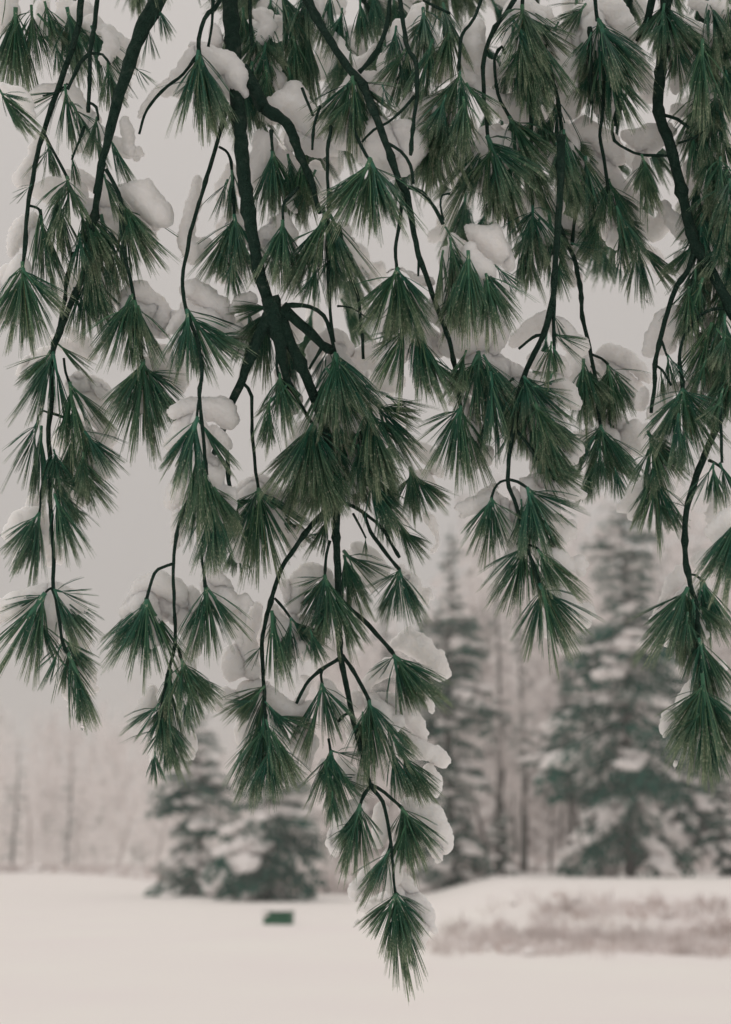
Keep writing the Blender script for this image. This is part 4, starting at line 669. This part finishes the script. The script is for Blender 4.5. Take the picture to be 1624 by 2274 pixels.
run(B9, [([(1630, 860), (1600, 930), (1566, 1009), (1538, 1085), (1523, 1150), (1522, 1233), (1530, 1284), (1546, 1344), (1551, 1424), (1558, 1504), (1560, 1575)], 17, 8, 'stem'), ([(1530, 1276), (1545, 1277), (1560, 1290)], 6, 6), ([(1575, 1022), (1600, 1036), (1618, 1060), (1630, 1090)], 6, 5)],
    [(1524, 1308, -10, 180, 'D'), (1526, 1308, -32, 170, 'm', ''), (1530, 1312, 4, 190, 'D'), (1526, 1310, -46, 150, 's'), (1560, 1290, 14, 160, 'D'), (1562, 1290, 34, 150, 'm'), (1558, 1295, -2, 140, 'm'), (1553, 1420, 14, 170, 'D'), (1553, 1420, 34, 150, 'm'), (1560, 1500, -6, 190, 'n'), (1560, 1520, 2, 225, 'D'), (1560, 1525, -34, 125, 'm', ''), (1560, 1525, 26, 170, 'm'), (1560, 1530, -14, 180, 'm'), (1560, 1540, 12, 190, 'D'), (1545, 1400, -6, 130, 'm'), (1640, 1150, -12, 170, 'D', '', -.2), (1650, 1150, -4, 170, 'D', '', -.25)],
    [[(1512, 1260, 9), (1502, 1285, 13), (1482, 1315, 11), (1462, 1345, 8), (1440, 1385, 5)], [(1482, 1590, 12), (1478, 1610, 12), (1476, 1635, 7)], [(1500, 1690, 6), (1498, 1710, 6)], [(1580, 1150, 16), (1600, 1120, 24), (1622, 1120, 28), (1640, 1160, 30)], [(1545, 1250, 14), (1570, 1240, 20), (1600, 1250, 22), (1620, 1280, 20)], [(1538, 1310, 8), (1545, 1340, 8)], [(1580, 1500, 10), (1600, 1480, 12)]])

B10 = Bough('pine_bough', 'dim out of focus pine bough behind the others across the upper middle', 2.55, (620, -200), 2.9)
B11 = Bough('pine_bough', 'dim out of focus pine bough behind the others across the upper right', 2.6, (1400, -200), 0.6)
def backfill(b, stems, regs, seed):
    rg = random.Random(seed)
    for st in stems: b.stem(*st)
    for (u0, u1, v0, v1, n) in regs:
        for _ in range(n):
            u, v = rg.uniform(u0, u1), rg.uniform(v0, v1); b.tuft(u, v, rg.uniform(-22, 28), rg.uniform(130, 190), rg.choice('DDm'), rg.choice(['', '', 'R', 'L', 'T']), rg.uniform(-.12, .15))
backfill(B10, [([(560, -200), (600, 0), (640, 180), (700, 330), (720, 480)], 22, 8, 'stem'), ([(700, -150), (820, 20), (900, 160), (930, 320)], 12, 6), ([(600, 20), (560, 140), (570, 260)], 10, 6)],
         [(500, 780, -120, 130, 16), (560, 760, 130, 330, 9), (780, 1010, -120, 100, 12), (860, 1000, 150, 380, 5), (620, 760, 480, 760, 4), (720, 900, 780, 1010, 6)], 4)
backfill(B11, [([(1180, -200), (1190, 0), (1210, 200), (1200, 420), (1230, 560)], 16, 8, 'stem'), ([(1420, -200), (1400, 0), (1380, 180), (1360, 400)], 14, 6), ([(1590, -200), (1575, 0), (1590, 200), (1605, 450), (1625, 700)], 50, 24, 'stem')],
         [(1010, 1250, -120, 250, 10), (1030, 1300, 250, 480, 10), (1250, 1420, -120, 120, 5), (1240, 1430, 250, 520, 8), (1520, 1650, -120, 250, 9), (1550, 1650, 250, 640, 11), (1180, 1260, 720, 960, 4)], 5)
# unseen tufts added above the frame, continuing the boughs, to shade the snow below
rg = random.Random(77)
for b, u0, u1, n in ((B10, -150, 1000, 55), (B11, 850, 1800, 65), (B4, 400, 900, 15), (B6, 1000, 1450, 15), (B8, 1400, 1750, 20), (B2, -100, 400, 12)):
    b.auto = 0.3
    for _ in range(n):
        b.tuft(rg.uniform(u0, u1), rg.uniform(-850, -120), rg.uniform(-30, 30), rg.uniform(150, 200), 'D', '', rg.uniform(-.45, .45))
# ------------------------------------------------------------------ clinging snow, made as merged lumps in one batch
tmp = []
for b, chain, dd, th in SNOWQ:
    bm = bmesh.new(); rg = random.Random(len(tmp)*31+7)
    k = K*b.D*1.18
    def ball(u, v, r, jd=0.0):
        c = b.loc(u, v, dd)+Fv*jd
        ret = bmesh.ops.create_icosphere(bm, subdivisions=2, radius=1)
        sx = rg.uniform(0.9, 1.1); sy = rg.uniform(1.0, 1.35)*th
        for vv in ret['verts']:
            q = vv.co; vv.co = c + Vector((q.x*sx, q.y*sy, q.z))*(r*k)
    for i in range(len(chain)):
        u, v, r = chain[i]; ball(u, v, r)
        r *= 1.15
        for _ in range(4):
            a = rg.uniform(0, 6.28); q = rg.uniform(0.4, 0.8)
            ball(u+math.cos(a)*r*q, v+math.sin(a)*r*q, r*rg.uniform(0.35, 0.5), rg.uniform(-.5, .5)*r*k)
        if i+1 < len(chain):
            u2, v2, r2 = chain[i+1]; m = max(1, int(math.hypot(u2-u, v2-v)/(0.5*min(r, r2))))
            for j in range(1, m):
                f = j/m; rj = (r+(r2-r)*f)*rg.uniform(0.86, 1.06); ball(u+(u2-u)*f+rg.gauss(0, .08)*rj, v+(v2-v)*f+rg.gauss(0, .08)*rj, rj, rg.gauss(0, .15)*rj*k)
    me = bpy.data.meshes.new('tmp'); bm.to_mesh(me); bm.free()
    o = bpy.data.objects.new('tmp', me); col.objects.link(o); o.location = b.root.location
    md = o.modifiers.new('r', 'REMESH'); md.mode = 'VOXEL'; md.voxel_size = 0.003
    ms = o.modifiers.new('s', 'SMOOTH'); ms.factor = 0.6; ms.iterations = 12
    tmp.append((o, b))
dg = bpy.context.evaluated_depsgraph_get(); dg.update()
for i, (o, b) in enumerate(tmp):
    me = bpy.data.meshes.new_from_object(o.evaluated_get(dg)); me.name = 'snow_clump'
    off = Vector((i*1.3, 0, 0))
    nrm = [v.normal.copy() for v in me.vertices]
    for v, n in zip(me.vertices, nrm):
        p = v.co
        a = noise.noise(p*22+off)*0.006 + noise.noise(p*90+off)*0.0018 + noise.noise(p*240+off)*0.0022 + noise.noise(p*420+off)*0.0012
        v.co = p+n*a
    me.materials.clear(); me.materials.append(M_SNOW)
    me.polygons.foreach_set('use_smooth', [True]*len(me.polygons)); me.update()
    link('snow_clump', me, b.root)
for o, b in tmp:
    m_ = o.data; bpy.data.objects.remove(o); bpy.data.meshes.remove(m_)

# ------------------------------------------------------------------ haze
M_HAZE = bpy.data.materials.new('haze'); M_HAZE.use_nodes = True; t = M_HAZE.node_tree; t.nodes.clear()
ho = t.nodes.new('ShaderNodeOutputMaterial'); pv = t.nodes.new('ShaderNodeVolumePrincipled')
pv.inputs['Color'].default_value = (0.96, 0.95, 0.945, 1); pv.inputs['Density'].default_value = 0.0013; pv.inputs['Anisotropy'].default_value = 0.2
t.links.new(pv.outputs[0], ho.inputs['Volume'])
x0, x1, y0, y1, z0, z1 = -1950, 1950, -1950, 1950, -2.0, 34
hv = [(x, y, z) for z in (z0, z1) for y in (y0, y1) for x in (x0, x1)]
tag(link('haze', mesh('haze', hv, [(0, 2, 3, 1), (4, 5, 7, 6), (0, 1, 5, 4), (2, 6, 7, 3), (0, 4, 6, 2), (1, 3, 7, 5)], M_HAZE)), 'pale winter haze over the field and woods', 'haze', kind='stuff')
